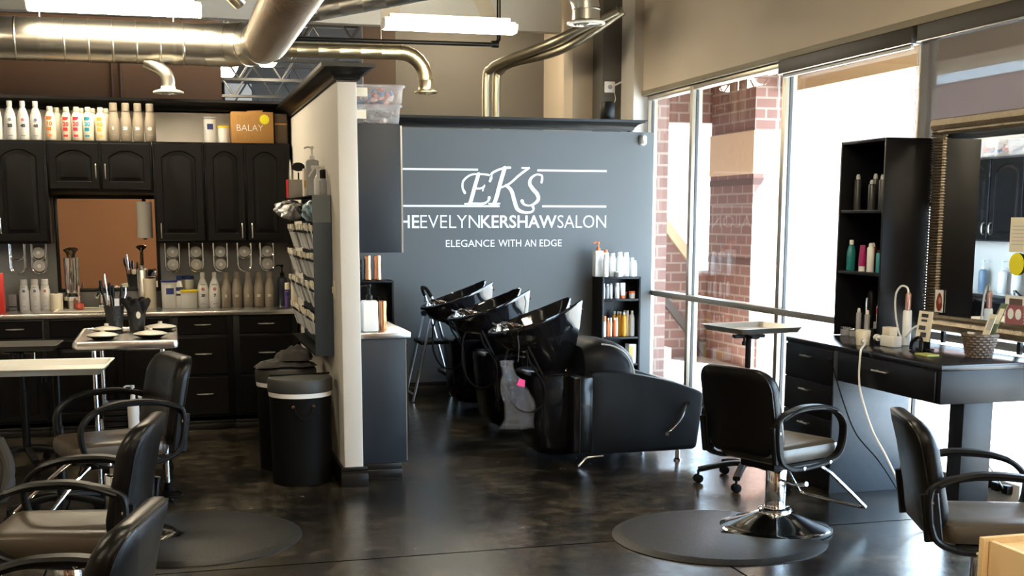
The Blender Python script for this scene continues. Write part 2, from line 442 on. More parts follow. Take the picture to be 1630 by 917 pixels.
# ------------------------------------------------------------------ shop front windows
MULL = [11.56, 10.50, 8.76, 6.96, 5.16, 3.36, 1.5]
def window(n, y1, y0, zb=.09, zt=2.85):
    r = struct(bpy.data.objects.new('window_%d' % n, None)); COL.objects.link(r); r.location = (XW, (y0+y1)/2, 0)
    h = (y1-y0)/2
    f = MB(); w = .028
    f.box(-.05, -h, zb, .05, -h+w, zt, bev=.003); f.box(-.05, h-w, zb, .05, h, zt, bev=.003)
    f.box(-.05, -h+w, zt-.045, .05, h-w, zt, bev=.003); f.box(-.05, -h+w, 0, .06, h-w, zb, bev=.003)
    f.box(-.075, -h, .905, .045, h, .955, bev=.004)
    f.build('window_frame', M_frame, r)
    g = MB()
    for s in (-1, 1): g.box(-.012, s*(h-w)-.008, zb, .012, s*(h-w)+.008, zt-.045)
    g.build('gasket', M_framedk, r)
    MB().box(-.004, -h+w, .955, .004, h-w, zt-.045).build('upper_pane', M_glass, r)
    MB().box(-.004, -h+w, zb, .004, h-w, .905).build('lower_pane', M_glass, r)
    return r
for i in range(6): window(i+1, MULL[i], MULL[i+1])
wall('wall_front_end', M_tan, XW-.05, -3, 0, XW+.06, 1.5, 2.85)
# roller blinds
def blind(label, y1, y0, drop, grp=None):
    t = thing('roller_blind', label, 'blind', (4.60, (y0+y1)/2, 2.80)); h = (y1-y0)/2
    c = MB(); c.box(-.035, -h, -.055, .035, h, .045, bev=.006); c.build('cassette', M_blind, t)
    c = MB(); c.box(-.036, -h, -.060, .036, h, -.055); c.build('bottom_trim', M_nickel, t)
    if drop:
        MB().box(-.002, -h+.02, -drop, .002, h-.02, -.06).build('shade_cloth', M_screen, t)
        MB().box(-.008, -h+.02, -drop-.025, .008, h-.02, -drop, bev=.003).build('hem_bar', M_blind, t)
    else:
        MB().box(-.012, -h+.03, -.085, .012, h-.03, -.06, bev=.004).build('hem_bar', M_white, t)
    ch = MB()
    for s in (-.004, .004):
        ch.tube([(-.03, h-.02+s*2, -.06), (-.03, h-.02+s*2, -.9 if not drop else -1.5)], .0025, 6)
    ch.build('pull_chain', M_white, t)
    return t
blind('rolled-up dark roller blind over the window beside the tall shelf', 8.74, 6.99, 0)
blind('half-lowered grey woven roller blind above the ribbed mirror', 6.93, 5.16, 1.05)
blind('lowered grey roller blind at the window nearest the viewer', 5.13, 3.4, 1.05)

# ------------------------------------------------------------------ outside: arcade and brick
struct(MB().box(XW+.06, -12, -.12, 60, 50, -.02).build('ground', M_pave))
def outside(name, label, cat, mb, m, grp=None): return tag(mb.build(name, m), label, cat, grp)
pl = thing('brick_pillar', 'red brick arcade pillar with a beige stone band outside the second window', 'pillar', (6.3, 12.55, -.02))
b_ = MB(); b_.box(0, 0, 0, .48, 1.12, 2.17); b_.box(0, 0, 2.64, .48, 1.12, 3.57); b_.build('brick_shaft', M_brick, pl)
MB().box(-.012, -.012, 2.17, .492, 1.132, 2.64).build('stone_band', M_stone, pl)
MB().box(-.006, -.006, 2.05, .486, 1.126, 2.12).build('dark_course', mat('dark_brick', (.10,.05,.04), .9), pl)
MB().box(-.006, -.006, 1.16, .486, 1.126, 1.23).build('dark_course', MATS['dark_brick'], pl)
MB().box(.10, -.05, 0, .53, 1.17, .36).build('plinth', mat('grey_block', (.42,.41,.40), .9), pl)
st = thing('brick_stair', 'red brick stair flank with a sloping beige stringer outside the end window', 'stairs', (5.2, 13.75, -.02))
MB().prism([(-.3,0),(1.24,0),(1.24,1.05),(.95,1.05),(.2,1.95),(-.3,2.49)], 'y', 0, .22).build('brick_flank', M_brick, st)
MB().prism([(-.3,1.68),(-.3,1.78),(1.12,.12),(1.12,.0),(1.10,.0)], 'y', -.06, -.01).build('lower_stringer', mat('rail_brown', (.075,.055,.045), .7), st)
MB().prism([(-.3,2.49),(-.3,2.67),(.95,1.23),(.95,1.05),(.2,1.95)], 'y', -.05, .24).build('upper_stringer', M_stone, st)
s_ = MB()
for k in range(3): s_.box(-.3, -.60, .19*k, .42-.24*k, -.06, .19*(k+1))
s_.build('step', mat('stair_concrete', (.12,.095,.085), .9), st)
lt = thing('brick_lintel', 'red brick lintel over the stair outside the end window', 'lintel', (5.0, 13.75, 2.78))
MB().box(0, 0, 0, 1.44, .5, .76).build('brickwork', M_brick, lt)
bm_ = thing('arcade_beam', 'beige stucco beam along the roof of the outdoor arcade', 'beam', (6.62, -8, 3.02))
MB().box(0, 0, 0, .40, 36, 1.3).build('beam_face', M_stucco, bm_)
struct(MB().box(XW+.06, -8, 3.55, 6.62, 28, 3.65).build('ceiling_arcade', M_stucco))
fb = thing('shop_fascia', 'long reddish brick building front across the lot with a pale band', 'building', (15, 12, -.02))
MB().box(0, 0, 0, 1, 26, 4.32).build('brick_front', mat('far_brick', (.30,.17,.15), .9), fb)
MB().box(-.05, 0, 4.32, 1, 26, 4.50).build('pale_band', M_signwhite, fb)
MB().box(0, 0, 4.50, 1, 26, 4.72).build('parapet', M_stucco, fb)

# ------------------------------------------------------------------ overhead: lamps, ducts, pipes
def lamp(x, y, z, label, rz=0, L=1.22):
    t = thing('fluorescent_light', label, 'ceiling light', (x, y, z), rz)
    h = MB(); h.box(-L/2, -.055, .045, L/2, .055, .075, bev=.004); h.box(-L/2+.05, -.05, .075, L/2-.05, .05, .11, bev=.004); h.build('housing', M_lampwhite, t)
    n = 14; prof = [(-.115,.045),(-.10,.0),(-.07,-.022),(.07,-.022),(.10,.0),(.115,.045)]
    l = MB(); l.prism([(a, b) for a, b in prof], 'x', -L/2, L/2); l.build('diffuser', M_lens, t)
    e = MB()
    for s in (-1, 1): e.prism([(a*1.03, b*1.05) for a, b in prof], 'x', s*(L/2), s*(L/2+.012))
    e.build('end_cap', M_lampwhite, t)
    for s in (-1, 1):
        w = MB(); w.tube([(s*L*.38, 0, .11), (s*L*.38, 0, 4.7-z)], .004, 6); w.build('hanger_wire', M_nickel, t)
    return t
lamp(-.29, 9.75, 3.17, 'lit fluorescent strip light hanging above the fat silver duct')
lamp(3.4, 14.0, 4.02, 'unseen strip light added above the pale bulkhead to brighten the rear hall')  # unseen lamp, added to brighten the hall wall
lamp(2.58, 11.3, 3.37, 'lit fluorescent strip light hanging over the wash area')
for x, ys in ((-2.6, (1.0, 5.0)), (.6, (-1.0, 3.4)), (2.3, (1.2, 5.0))):
    for y in ys:
        lamp(x, y, 3.45, 'lit fluorescent strip light over the cutting floor')['group'] = 'strip lights over the cutting floor'

def duct_run(mb, pts, r, seam=.13, seg=28, spiral=True, end_seams=True):
    """round sheet-metal duct with raised lock seams along a polyline"""
    pts = [Vector(p) for p in pts]; P = []; R = []
    for a, b in zip(pts, pts[1:]):
        L = (b-a).length; n = max(int(L/seam), 1)
        for i in range(n):
            for t, k in ((i/n, 1.0), ((i+.90)/n, 1.0), ((i+.93)/n, 1.028), ((i+.97)/n, 1.028)):
                P.append(a.lerp(b, t)); R.append(r*k)
    P.append(pts[-1]); R.append(r)
    mb.tube(P, R, seg)
    return mb
def elbow(mb, c, r0, r, a0, a1, plane, n=6, seg=28):
    """gored elbow: centre c, bend radius r0, tube radius r, angles a0..a1 in plane ('xy','xz','yz')"""
    P = []; R = []
    for i in range(n+1):
        a = radians(a0+(a1-a0)*i/n); u, v = r0*cos(a), r0*sin(a)
        d = Vector({'xy': (u, v, 0), 'xz': (u, 0, v), 'yz': (0, u, v)}[plane]); P.append(Vector(c)+d); R.append(r)
    mb.tube(P, R, seg)
    for i in range(1, n):
        t = (P[i+1]-P[i-1]).normalized()*.006; mb.tube([P[i]-t, P[i]+t], r*1.03, seg)
    return mb
big = thing('spiral_duct', 'fat galvanised spiral duct crossing the ceiling and turning towards the viewer', 'duct', (0, 10.1, 2.99))
d = MB(); duct_run(d, [(-5, 0, 0), (.37, 0, 0)], .158, .17); d.build('long_run', M_galv, big)
d = MB(); elbow(d, (.37, -.42, 0), .42, .165, 90, 0, 'xy', 4); d.build('gored_elbow', M_galv, big)
d = MB(); duct_run(d, [(.79, -.42, 0), (.79, -7, 0)], .165, .05); d.build('ribbed_run', mat('ribbed_galvanised', (.62,.54,.45), .30, 1.0), big)
for x in (-2.8, -.85, .12): s_ = MB(); s_.tube([(x, 0, .158), (x, 0, 1.7)], .004, 6); s_.lathe([(.164,-.012),(.164,.012)], (x,0,0), 28, 'x'); s_.build('hanger_strap', M_nickel, big)
def diffuser(name, label, loc, r, rf, mb_fn, m=M_galv):
    t = thing(name, label, 'air vent', loc)
    d = MB(); mb_fn(d); d.build('drop_elbow', m, t)
    f = MB(); f.lathe([(r*1.0,.05),(r*1.02,.03),(rf,.012),(rf,0),(rf*.86,-.004),(rf*.82,.006),(r*.9,.012)], (0,0,0), 32, cap0=True, cap1=True); f.build('flange', M_warmwhite if m is not M_gold else m, t)
    c = MB()
    for q in (.70,.5,.3): c.lathe([(r*q*1.3,-.002),(r*q*1.25,-.010),(r*q*1.05,-.010),(r*q*1.0,-.002)], (0,0,0), 28, cap0=False, cap1=False)
    c.lathe([(r*.22,-.002),(r*.2,-.014),(0.001,-.016)], (0,0,0), 20); c.build('vent_cone', m, t)
    return t
def v1(d):
    d.tube(bez([(0,0,.02),(0,0,.09),(-.02,.01,.15),(-.08,.04,.20),(-.16,.06,.24)], 5), .052, 20)
diffuser('round_vent', 'small round ceiling vent on an elbow under the fat duct', (.062, 10.02, 2.61), .055, .115, v1)
def v2(d):
    duct_run(d, [(0,0,.03),(0,0,.12)], .115, .09); elbow(d, (-.22,0,.12), .22, .115, 0, 90, 'xz', 4); duct_run(d, [(-.22,0,.34),(-.9,0,.42)], .115)
diffuser('round_vent', 'round galvanised ceiling vent at the top of the picture near the window pilaster', (3.445, 10.0, 3.255), .11, .16, v2)
def v3(d):
    duct_run(d, [(0,0,.02),(0,0,.13)], .074, .1); elbow(d, (-.26,0,.13), .26, .074, 0, 90, 'xz', 6); duct_run(d, [(-.26,0,.39-.0),(-3.6,0,.36)], .074, .2)
gv = diffuser('round_vent', 'round vent on the gold-tinted duct above the storage bins', (2.60, 12.5, 2.915), .076, .118, v3, M_gold)
for hx in (-.45, -2.4): m = MB(); m.tube([(hx,0,.44),(hx,0,1.80)], .004, 6); m.build('hanger_strap', M_nickel, gv)
b2 = thing('branch_duct', 'slim spiral branch duct rising to the right from the fat duct', 'duct', (0, 0, 0))
d = MB(); duct_run(d, [(1.02, 9.55, 3.17), (2.75, 8.85, 3.46), (4.4, 8.2, 3.74)], .078, .16); d.build('spiral_run', M_galv, b2)
d = MB(); duct_run(d, [(.60, 9.6, 3.24), (.25, 9.3, 3.5)], .062, .12); d.build('stub_run', M_galv, b2)
pp = thing('conduit_duct', 'pair of slim ducts bending down behind the slate sign wall', 'duct', (0, 0, 0))
for i, (x, y) in enumerate(((3.235, 12.5), (3.345, 12.5))):
    d = MB(); d.tube(bez([(x, y, 2.3), (x, y, 3.05), (x+.03, y-.06, 3.16), (x+.12, y-.2, 3.22), (3.72+i*.1, y-.75, 3.36-i*.06), (4.25+i*.05, y-1.1, 3.62)], 8), .045, 16); d.build('slim_run', mat('dull_duct_%d' % i, (.34,.30,.22), .38, 1.0), pp)
sp = thing('sprinkler_pipe', 'black sprinkler pipe with a down elbow under the strip light', 'pipe', (0, 0, 0))
d = MB(); d.tube([(-.5, 12.22, 3.345), (3.20, 12.22, 3.375), (3.26, 12.22, 3.385), (3.29, 12.22, 3.425), (3.29, 12.22, 3.9)], .021, 12); d.build('pipe_run', M_plastic, sp)
d = MB(); d.lathe([(.034,-.035),(.034,.035)], (3.25,12.22,3.38), 14, 'x'); d.build('elbow_fitting', M_plastic, sp)
M_joist = mat('joist_steel', (.016,.015,.014), .6)
# open ceiling of the rear room: bar joists and pale deck strips
for i, y in enumerate((14.0, 15.3, 16.6, 17.9, 19.2)):
    t = thing('bar_joist', 'dark open-web ceiling joist %s in the rear room' % ('nearest to the bulkhead', 'second behind the bulkhead', 'third behind the bulkhead', 'fourth behind the bulkhead', 'farthest from the bulkhead')[i], 'joist', (0, y, 3.60 - .09*i))
    c = MB(); c.box(-2, -.04, .42, 2.35, .04, .46); c.box(-2, -.04, 0, 2.35, .04, .035); c.build('chord', M_joist, t)
    c = MB(); n = 16
    for k in range(n): c.tube([(-2+4.35*k/n, 0, .02 if k % 2 else .44), (-2+4.35*(k+1)/n, 0, .44 if k % 2 else .02)], .013, 6)
    c.build('web', M_joist, t)
    for hx in (-1.5, 1.9): c = MB(); c.tube([(hx, 0, .45), (hx, 0, 4.72-(3.60-.09*i))], .01, 6); c.build('hanger_rod', M_joist, t)
cp_ = thing('conduit', 'pair of thin brown conduits running down the brown wall', 'pipe', (-.42, 11.985, 0))
for dx in (0, .075): m = MB(); m.tube([(dx,0,2.2),(dx,0,3.4)], .012, 8); m.build('conduit_run', mat('conduit_paint_%d' % int(dx*1000), (.09,.045,.025), .6), cp_)
struct(MB().box(.95, 19.55, 3.2, 1.35, 19.9, 3.75).build('trim_7', M_bulk))
dk = MB()
for k in range(14): dk.box(-1.6+k*.29, 13.2, 4.6, -1.45+k*.29, 19.9, 4.68)
struct(dk.build('ceiling_deck_ribs', mat('pale_deck', (.55,.54,.50), .6)))
for i, (x, y) in enumerate(((.75, 14.65), (1.35, 15.95), (.9, 17.25))):
    lamp(x, y, 3.62, 'lit strip light in the dark rear room, %s' % ('the one nearest the fat duct', 'the middle one of the three', 'the farthest one')[i], pi/2)
# ------------------------------------------------------------------ styling chairs (local: sitter faces +x)
def styling_chair(label, loc, rz, lift=0.0, pose=0):
    t = thing('styling_chair', label, 'chair', loc, rz, 'hydraulic styling chairs')
    z = .40 + lift
    # seat cushion: soft slab with sagging top and two creases
    def seatf(u, v, d):
        x, y = u, v
        top = d > .04
        zz = z + d
        if top:
            r = min(1.0, (abs(x)/.25)**2 + (abs(y)/.25)**2)
            zz -= .014*(1-r); zz += .006*sin(x*44+2*y)*(1-abs(y)/.26)
        return (x+.015, y, zz)
    s = MB(); o = rrect(.50, .445, .07, 5)
    s.slab(o, [(.03,0),(.006,.012),(0,.035),(0,.062),(.006,.082),(.022,.094),(.06,.100),(.11,.101),(.17,.101)], seatf); s.build('seat', M_seat_lit, t)
    # backrest: curved cushion, rounded top, leaning back
    def backf(u, v, d):
        zz = z + .040 + (v+.2325); x = -.235 - .10*(zz-z)/.5 - d + .030*(1-min((u/.24)**2,1))*-1 + .018*sin(min(max((v+.25)/.5,0),1)*pi)
        return (x, u, zz)
    b = MB(); o = rrect(.505, .465, .105, 7)
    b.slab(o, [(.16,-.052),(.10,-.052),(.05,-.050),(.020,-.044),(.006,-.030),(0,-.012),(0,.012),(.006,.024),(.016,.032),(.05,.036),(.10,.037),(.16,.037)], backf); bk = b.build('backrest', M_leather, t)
    pp_ = MB(); lp = [backf(u, v, .026) for u, v in o(.008)]; pp_.tube(lp, .005, 6, closed=True); pp_.build('piping', M_leather, bk)
    # armrests: closed plastic loops bolted to the sides
    for sd in (-1, 1):
        y = sd*.252
        pts = bez([(-.285,y,z+.10),(-.292,y,z+.21),(-.262,y,z+.262),(-.12,y,z+.292),(.04,y,z+.290),(.15,y,z+.262),(.215,y,z+.20),(.222,y,z+.12),(.195,y,z+.045),(.12,y,z+.006),(-.04,y,z-.014),(-.17,y,z-.008),(-.255,y,z+.03),(-.285,y,z+.10)], 5)[:-1]
        a = MB(); a.bar(pts, .052, .024, (0,1,0), closed=True, ch=.3)
        a.bar(bez([(-.262,y,z+.255),(-.12,y,z+.298),(.04,y,z+.296),(.14,y,z+.270)],5), .064, .022, (0,1,0), ch=.45)
        a.bar([(-.265,y*.985,z+.03),(-.292,y*.985,z+.22)], .03, .07, (0,1,0)); ao = a.build('armrest', M_plastic, t)
        for bx, bz in ((-.278,.075),(-.286,.185),(-.10,-.012),(.10,.0)):
            bo = MB(); yy = y+sd*(.016 if bz > .05 else .026); bo.lathe([(.010,-.004),(.010,.004),(.004,.006)] if sd > 0 else [(.004,-.006),(.010,-.004),(.010,.004)], (bx, yy, z+bz), 10, 'y'); bo.build('bolt', M_chrome, ao)
    # seat plate, hydraulic column, base
    p = MB(); p.box(-.15,-.12,z-.05,.17,.12,z+.005,bev=.006); p.box(-.17,-.265,z-.012,.15,.265,z+.006,bev=.004); p.build('seat_plate', M_plastic, t)
    c = MB(); c.lathe([(.026,.10),(.026,z-.03)], seg=20); c.lathe([(.052,.12),(.055,.125),(.055,.33),(.050,.338),(.030,.340)], seg=28); c.build('hydraulic_column', M_chrome, t)
    k = MB(); k.lathe([(.085,.098),(.088,.104),(.088,.116),(.078,.124),(.058,.126)], seg=28); k.build('collar', M_chrome, t)
    bs = MB(); bs.lathe([(.298,.004),(.298,.016),(.285,.024),(.255,.030),(.20,.050),(.14,.075),(.095,.098),(.06,.104)], seg=56); bs.build('base', M_chrome, t)
    rg = MB(); rg.lathe([(.300,0),(.306,.004),(.306,.012),(.299,.018)], seg=56, cap0=True, cap1=False); rg.build('base_ring', M_plastic, t)
    lv = MB(); lv.tube([(-.02,-.05,z-.12),(-.04,-.16,z-.125),(-.05,-.23,z-.11)], .008, 8); lv.tube([(-.052,-.20,z-.115),(-.058,-.26,z-.10)], .012, 8); lv.build('pump_lever', M_chrome, t)
    # footrest: chrome U bar on two struts
    f = MB(); zf = z-.33+.03; 
    f.tube(bez([(.16,-.13,z-.03),(.25,-.165,z-.10),(.44,-.225,zf+.02),(.465,-.215,zf),(.475,-.14,zf-.008),(.475,.14,zf-.008),(.465,.215,zf),(.44,.225,zf+.02),(.25,.165,z-.10),(.16,.13,z-.03)],5), .010, 10)
    f.build('footrest', M_chrome, t)
    return t
styling_chair('black vinyl styling chair with its back turned, chrome round base fully in view', (3.10, 5.80, 0), radians(20))
styling_chair('black styling chair at the right edge behind the pale wooden box', (3.225, 4.22, 0), radians(-22), -.04)
styling_chair('raised black styling chair in front of the stainless trolley, farthest of the left row', (-.31, 6.55, 0), radians(198), .045)
styling_chair('black styling chair in the middle of the left row, seat top catching the light', (-.43, 4.97, 0), radians(170), -.02)
styling_chair('nearest black styling chair, cut off by the bottom left of the picture', (-.43, 3.40, 0), radians(166), -.02)

# anti-fatigue mats: round, bevelled, notched for the chair base
def floor_mat_thing(label, cx, cy, notch, r=.56, grp=None):
    t = thing('floor_mat', label, 'mat', (cx, cy, 0))
    nx, ny, nr = notch[0]-cx, notch[1]-cy, .325
    def loop(i):
        out = []
        for k in range(96):
            a = 2*pi*k/96; R = r-i; x, y = R*cos(a), R*sin(a)
            dx, dy = x-nx, y-ny; d = sqrt(dx*dx+dy*dy)
            if d < nr+i*.5:
                f = (nr+i*.5)/max(d, .05)
                # pull the point back on to the notch circle along the ray from the mat centre
                lo, hi = 0.0, 1.0
                for _ in range(24):
                    m_ = (lo+hi)/2; ex, ey = x*m_-nx, y*m_-ny
                    if sqrt(ex*ex+ey*ey) < nr+i*.5: hi = m_
                    else: lo = m_
                x, y = x*lo, y*lo
            out.append((x, y))
        return out
    m = MB(); m.loft([[(x, y, z) for x, y in loop(i)] for i, z in ((0,.001),(0,.004),(.045,.019),(.055,.020))], True, True); m.build('pad', M_matrub, t)
    return t
floor_mat_thing('black round anti-fatigue mat under the chair with the full chrome base', 2.74, 5.73, (3.10, 5.80))
floor_mat_thing('dark round anti-fatigue mat beside the left row of chairs', .07, 6.43, (-.31, 6.55), .565)

# ------------------------------------------------------------------ wash units (local: sitter faces +x, bowl at -x)
def wash_unit(label, loc):
    t = thing('wash_unit', label, 'shampoo chair', loc, 0, 'backwash units in a row')
    # tapering gloss shell that carries the bowl
    p = MB(); L = []
    for zz, x0, x1, hw in ((.05,.17,.44,.16),(.075,.12,.45,.20),(.12,.095,.45,.23),(.35,.07,.45,.255),(.55,.055,.45,.265),(.605,.055,.45,.265),(.618,.07,.43,.25)):
        cx, w = (x0+x1)/2, (x1-x0); L.append([(u+cx, v, zz) for u, v in rrect(w, hw*2, .10, 5)()])
    p.loft(L); sh = p.build('pedestal_shell', M_glossbody, t)
    q = MB(); q.box(.30, -.385, .10, .46, .385, .62, bev=.02); q.build('back_panel', M_glossbody, t)
    ca = MB(); ca.box(.345,-.392,.10,.349,-.384,.60); ca.build('seam_trim', M_plastic, sh)
    # ceramic bowl: boat-shaped rim rising to two horns at the neck rest
    N = 48
    def rim(sc, dz=0, off=0.0, flat=0.0):
        out = []
        for k in range(N):
            a = 2*pi*k/N; ca_, sa_ = cos(a), sin(a)
            x = .31*ca_*sc; y = .245*sa_*sc*(1.0 - .12*max(-ca_,0)**2)
            tt = (ca_+1)/2
            zz = .885 + .20*tt**1.25 + .012*abs(sa_)
            nk = math.exp(-(sa_/.34)**2)*max(ca_,0)**2
            zz -= .125*nk; x -= .085*nk*sc
            horn = math.exp(-((abs(sa_)-.62)/.24)**2)*max(ca_,0)
            zz += .05*horn; x += .075*horn*sc
            zz = zz*(1-flat) + (flat)*(dz)
            out.append((x+.13+off, y, zz if flat else zz+dz))
        return out
    bwl = MB()
    def blend(sc, off, zt, f): return rim(sc, zt, off, f)
    bwl.loft([blend(.30,.14,.615,1.0), blend(.34,.14,.63,1.0), blend(.42,.13,.66,.97), blend(.62,.095,.72,.82), blend(.82,.05,.78,.55), blend(.95,.015,.82,.25), rim(1.0,-.018), rim(1.012,-.006), rim(1.005,.004), rim(.985,.008), rim(.955,.002), rim(.93,-.02),
              blend(.88,-.005,.83,.30), blend(.78,-.01,.79,.65), blend(.60,-.015,.765,.9), blend(.3,-.02,.75,1.0), blend(.06,-.02,.745,1.0)])
    bo = bwl.build('bowl', M_gloss, t)
    ad = MB(); ad.box(.16,-.06,.60,.26,.06,.66,bev=.01); ad.tube([(.27,-.05,.61),(.30,-.05,.70),(.27,-.05,.78)],.012,8); ad.tube([(.27,.05,.61),(.30,.05,.70),(.27,.05,.78)],.012,8); ad.build('tilt_bracket', M_chrome, t)
    for q in t.children:
        if q.name.startswith('tilt_bracket'): q.location.x = .08
    nk = MB(); nk.tube(bez([(.44,-.13,1.05),(.385,-.08,.985),(.37,0,.955),(.385,.08,.985),(.44,.13,1.05)],5), .016, 8); nk.build('neck_rest', M_rubber, bo)
    # mixer taps, hand spray and hose at the low end
    fc = MB(); fc.lathe([(.026,0),(.026,.03),(.018,.05),(.018,.075)], (-.215,-.03,.875), 16)
    fc.tube(bez([(-.215,-.03,.925),(-.20,-.03,.948),(-.16,-.03,.948),(-.12,-.03,.925)],5), .013, 10); fc.build('spout', M_chrome, t)
    for vy, ve in ((-.11,-.02),(.06,.02)):
        fc = MB(); fc.lathe([(.020,0),(.020,.022),(.012,.034)], (-.19,vy,.892), 14); fc.bar([(-.19,vy,.922),(-.235,vy+ve,.945)], .014, .010, (0,0,1)); fc.build('valve', M_chrome, t)
    hs = MB(); hs.tube(bez([(-.155,.03,.89),(-.14,.035,.925),(-.10,.035,.935),(-.06,.03,.925)],5), .014, 10)
    hs.lathe([(.012,0),(.026,.012),(.028,.03),(.022,.034)], (-.055,.03,.900), 14); hs.build('hand_spray', M_chrome, t)
    ho = MB(); ho.tube(bez([(-.16,-.06,.78),(-.20,-.12,.70),(-.205,-.17,.52),(-.15,-.215,.40),(-.06,-.245,.37),(.02,-.265,.42),(.03,-.265,.55),(-.05,-.20,.70),(-.06,-.16,.78)],8), .0075, 8); ho.build('hose', M_rubber, t)
    pi_ = MB(); pi_.tube([(-.05,-.16,.80),(.02,-.262,.62)], .009, 8); pi_.build('supply_pipe', M_glossbody, t)
    for q in t.children:
        if q.name.split('.')[0] in ('spout', 'valve', 'hand_spray', 'hose', 'supply_pipe'): q.location.x = .10
    # lounge chair: seat, rolled back cushion, two arm panels
    def soft(f, dims, r, layers=None):
        return None
    st_ = MB(); st_.slab(rrect(.74,.56,.05,4), [(.03,0),(.008,.015),(0,.05),(0,.12),(.012,.15),(.05,.165),(.12,.168)], lambda u,v,d: (u+.86, v, .27+d+.02*(u)*-.4)); st_.build('seat', M_leather2, t)
    bk = MB(); bk.slab(rrect(.60,.52,.15,7), [(.12,-.11),(.05,-.10),(.015,-.07),(0,-.03),(0,.03),(.015,.07),(.05,.10),(.12,.11)], lambda u,v,d: (.60+d*1.75+.10*max(0,-(v)), u, .580+v-1.0*max(d,0)*max(v,0)*2.2)); bk.build('back_cushion', M_leather2, t)
    bkp = MB(); bkp.tube(bez([(.775,-.285,.56),(.755,-.285,.66),(.70,-.282,.75),(.62,-.27,.80),(.54,-.25,.815)],5), .006, 6); bkp.build('piping', M_lblgrey, t)
    out = [(.42,.082),(.42,.11),(.42,.60),(.422,.632),(.445,.645),(.62,.642),(.80,.610),(1.0,.565),(1.15,.515),(1.21,.490),(1.238,.470),(1.243,.440),(1.205,.13),(1.197,.092),(1.165,.080),(.46,.078)]
    def smooth2(p, n=3):
        for _ in range(n):
            q = []
            for i in range(len(p)):
                a, b = p[i], p[(i+1) % len(p)]
                q += [(a[0]*.75+b[0]*.25, a[1]*.75+b[1]*.25), (a[0]*.25+b[0]*.75, a[1]*.25+b[1]*.75)]
            p = q
        return p
    o2 = smooth2(out, 1); gx = sum(p[0] for p in o2)/len(o2); gz = sum(p[1] for p in o2)/len(o2)
    def ins(i): return [(gx+(x-gx)*(1-i/.36), gz+(z-gz)*(1-i/.27)) for x, z in o2]
    for sd in (-1, 1):
        m = MB(); ly = [(.022,.0),(.006,.008),(0,.03),(0,.08),(.006,.102),(.022,.11)]
        m.loft([[(x, sd*(.28+d), z) for x, z in ins(i)] for i, d in ly]); ap = m.build('arm_panel', M_leather2, t)
        lv = MB(); y = sd*.398
        lv.tube(bez([(.965,y,.205),(1.02,y,.245),(1.075,y+sd*.004,.315),(1.112,y,.41)],5), .0065, 8); lv.lathe([(.014,-.012),(.014,.012)], (.965,y,.205), 12, 'y'); lv.lathe([(.014,-.012),(.014,.012)], (1.112,y,.41), 12, 'y')
        lv.build('recline_lever', M_chrome, ap)
    ft = MB()
    ft.tube([(.33,-.40,.012),(.395,-.385,.064),(.40,-.383,.067),(.52,-.37,.070)], .008, 8); ft.build('rear_foot', M_chrome, t)
    ft = MB(); ft.tube([(.33,.40,.012),(.395,.385,.064),(.40,.383,.067),(.52,.37,.070)], .008, 8); ft.build('rear_foot', M_chrome, t)
    for sd in (-1, 1):
        f = MB(); f.lathe([(.026,0),(.026,.012),(.016,.02),(.016,.085)], (1.08,sd*.33,0), 14); f.build('front_foot', M_chrome, t)
    return t
wash_unit('black backwash unit nearest the viewer, its whole sofa side and lever in view', (2.27, 8.02, 0))
wash_unit('black backwash unit in the middle of the three, between the other bowls', (2.27, 9.27, 0))
wash_unit('black backwash unit farthest back, beside the folding step ladder', (2.30, 10.50, 0))
# clear bag hanging on the near bowl
bg_ = thing('plastic_bag', 'clear plastic bag with a pink tag hanging behind the nearest wash bowl', 'bag', (2.215, 7.80, .46))
def bagf(u, v):
    w = .07+.085*(1-v) if v < .8 else .05
    a = (u-.5)*2
    return (w*a*.8+.045*sin(v*4+.6)-.02+.014*sin(u*23+v*9), -.02-.028*(1-a*a)*(1-v*.7)+.010*sin(u*31+v*13), -.20+v*.46)
m = MB(); m.grid(14, 16, bagf); m.grid(14, 16, lambda u, v: (bagf(u,v)[0]*.98, .03*(1-((u-.5)*2)**2)*(1-v*.6), bagf(u,v)[2])); m.build('film', M_film, bg_)
m = MB(); m.quad([(-.01,-.062,.10),(.045,-.062,.085),(.05,-.058,.13),(.01,-.058,.145)]); m.quad([(-.01,-.0635,.10),(.01,-.0595,.145),(.05,-.0595,.13),(.045,-.0635,.085)]); m.build('tag', basic('hot_pink', (.8,.02,.2)), bg_)
m = MB(); m.tube([(.02,.0,.25),(.03,.02,.36),(.03,.05,.42)], .004, 6); m.build('tie', M_film, bg_)

# ------------------------------------------------------------------ step ladder by the slate wall
ld = thing('step_ladder', 'folding step ladder with grey tubes and black treads by the slate wall', 'ladder', (2.30, 10.99, 0))
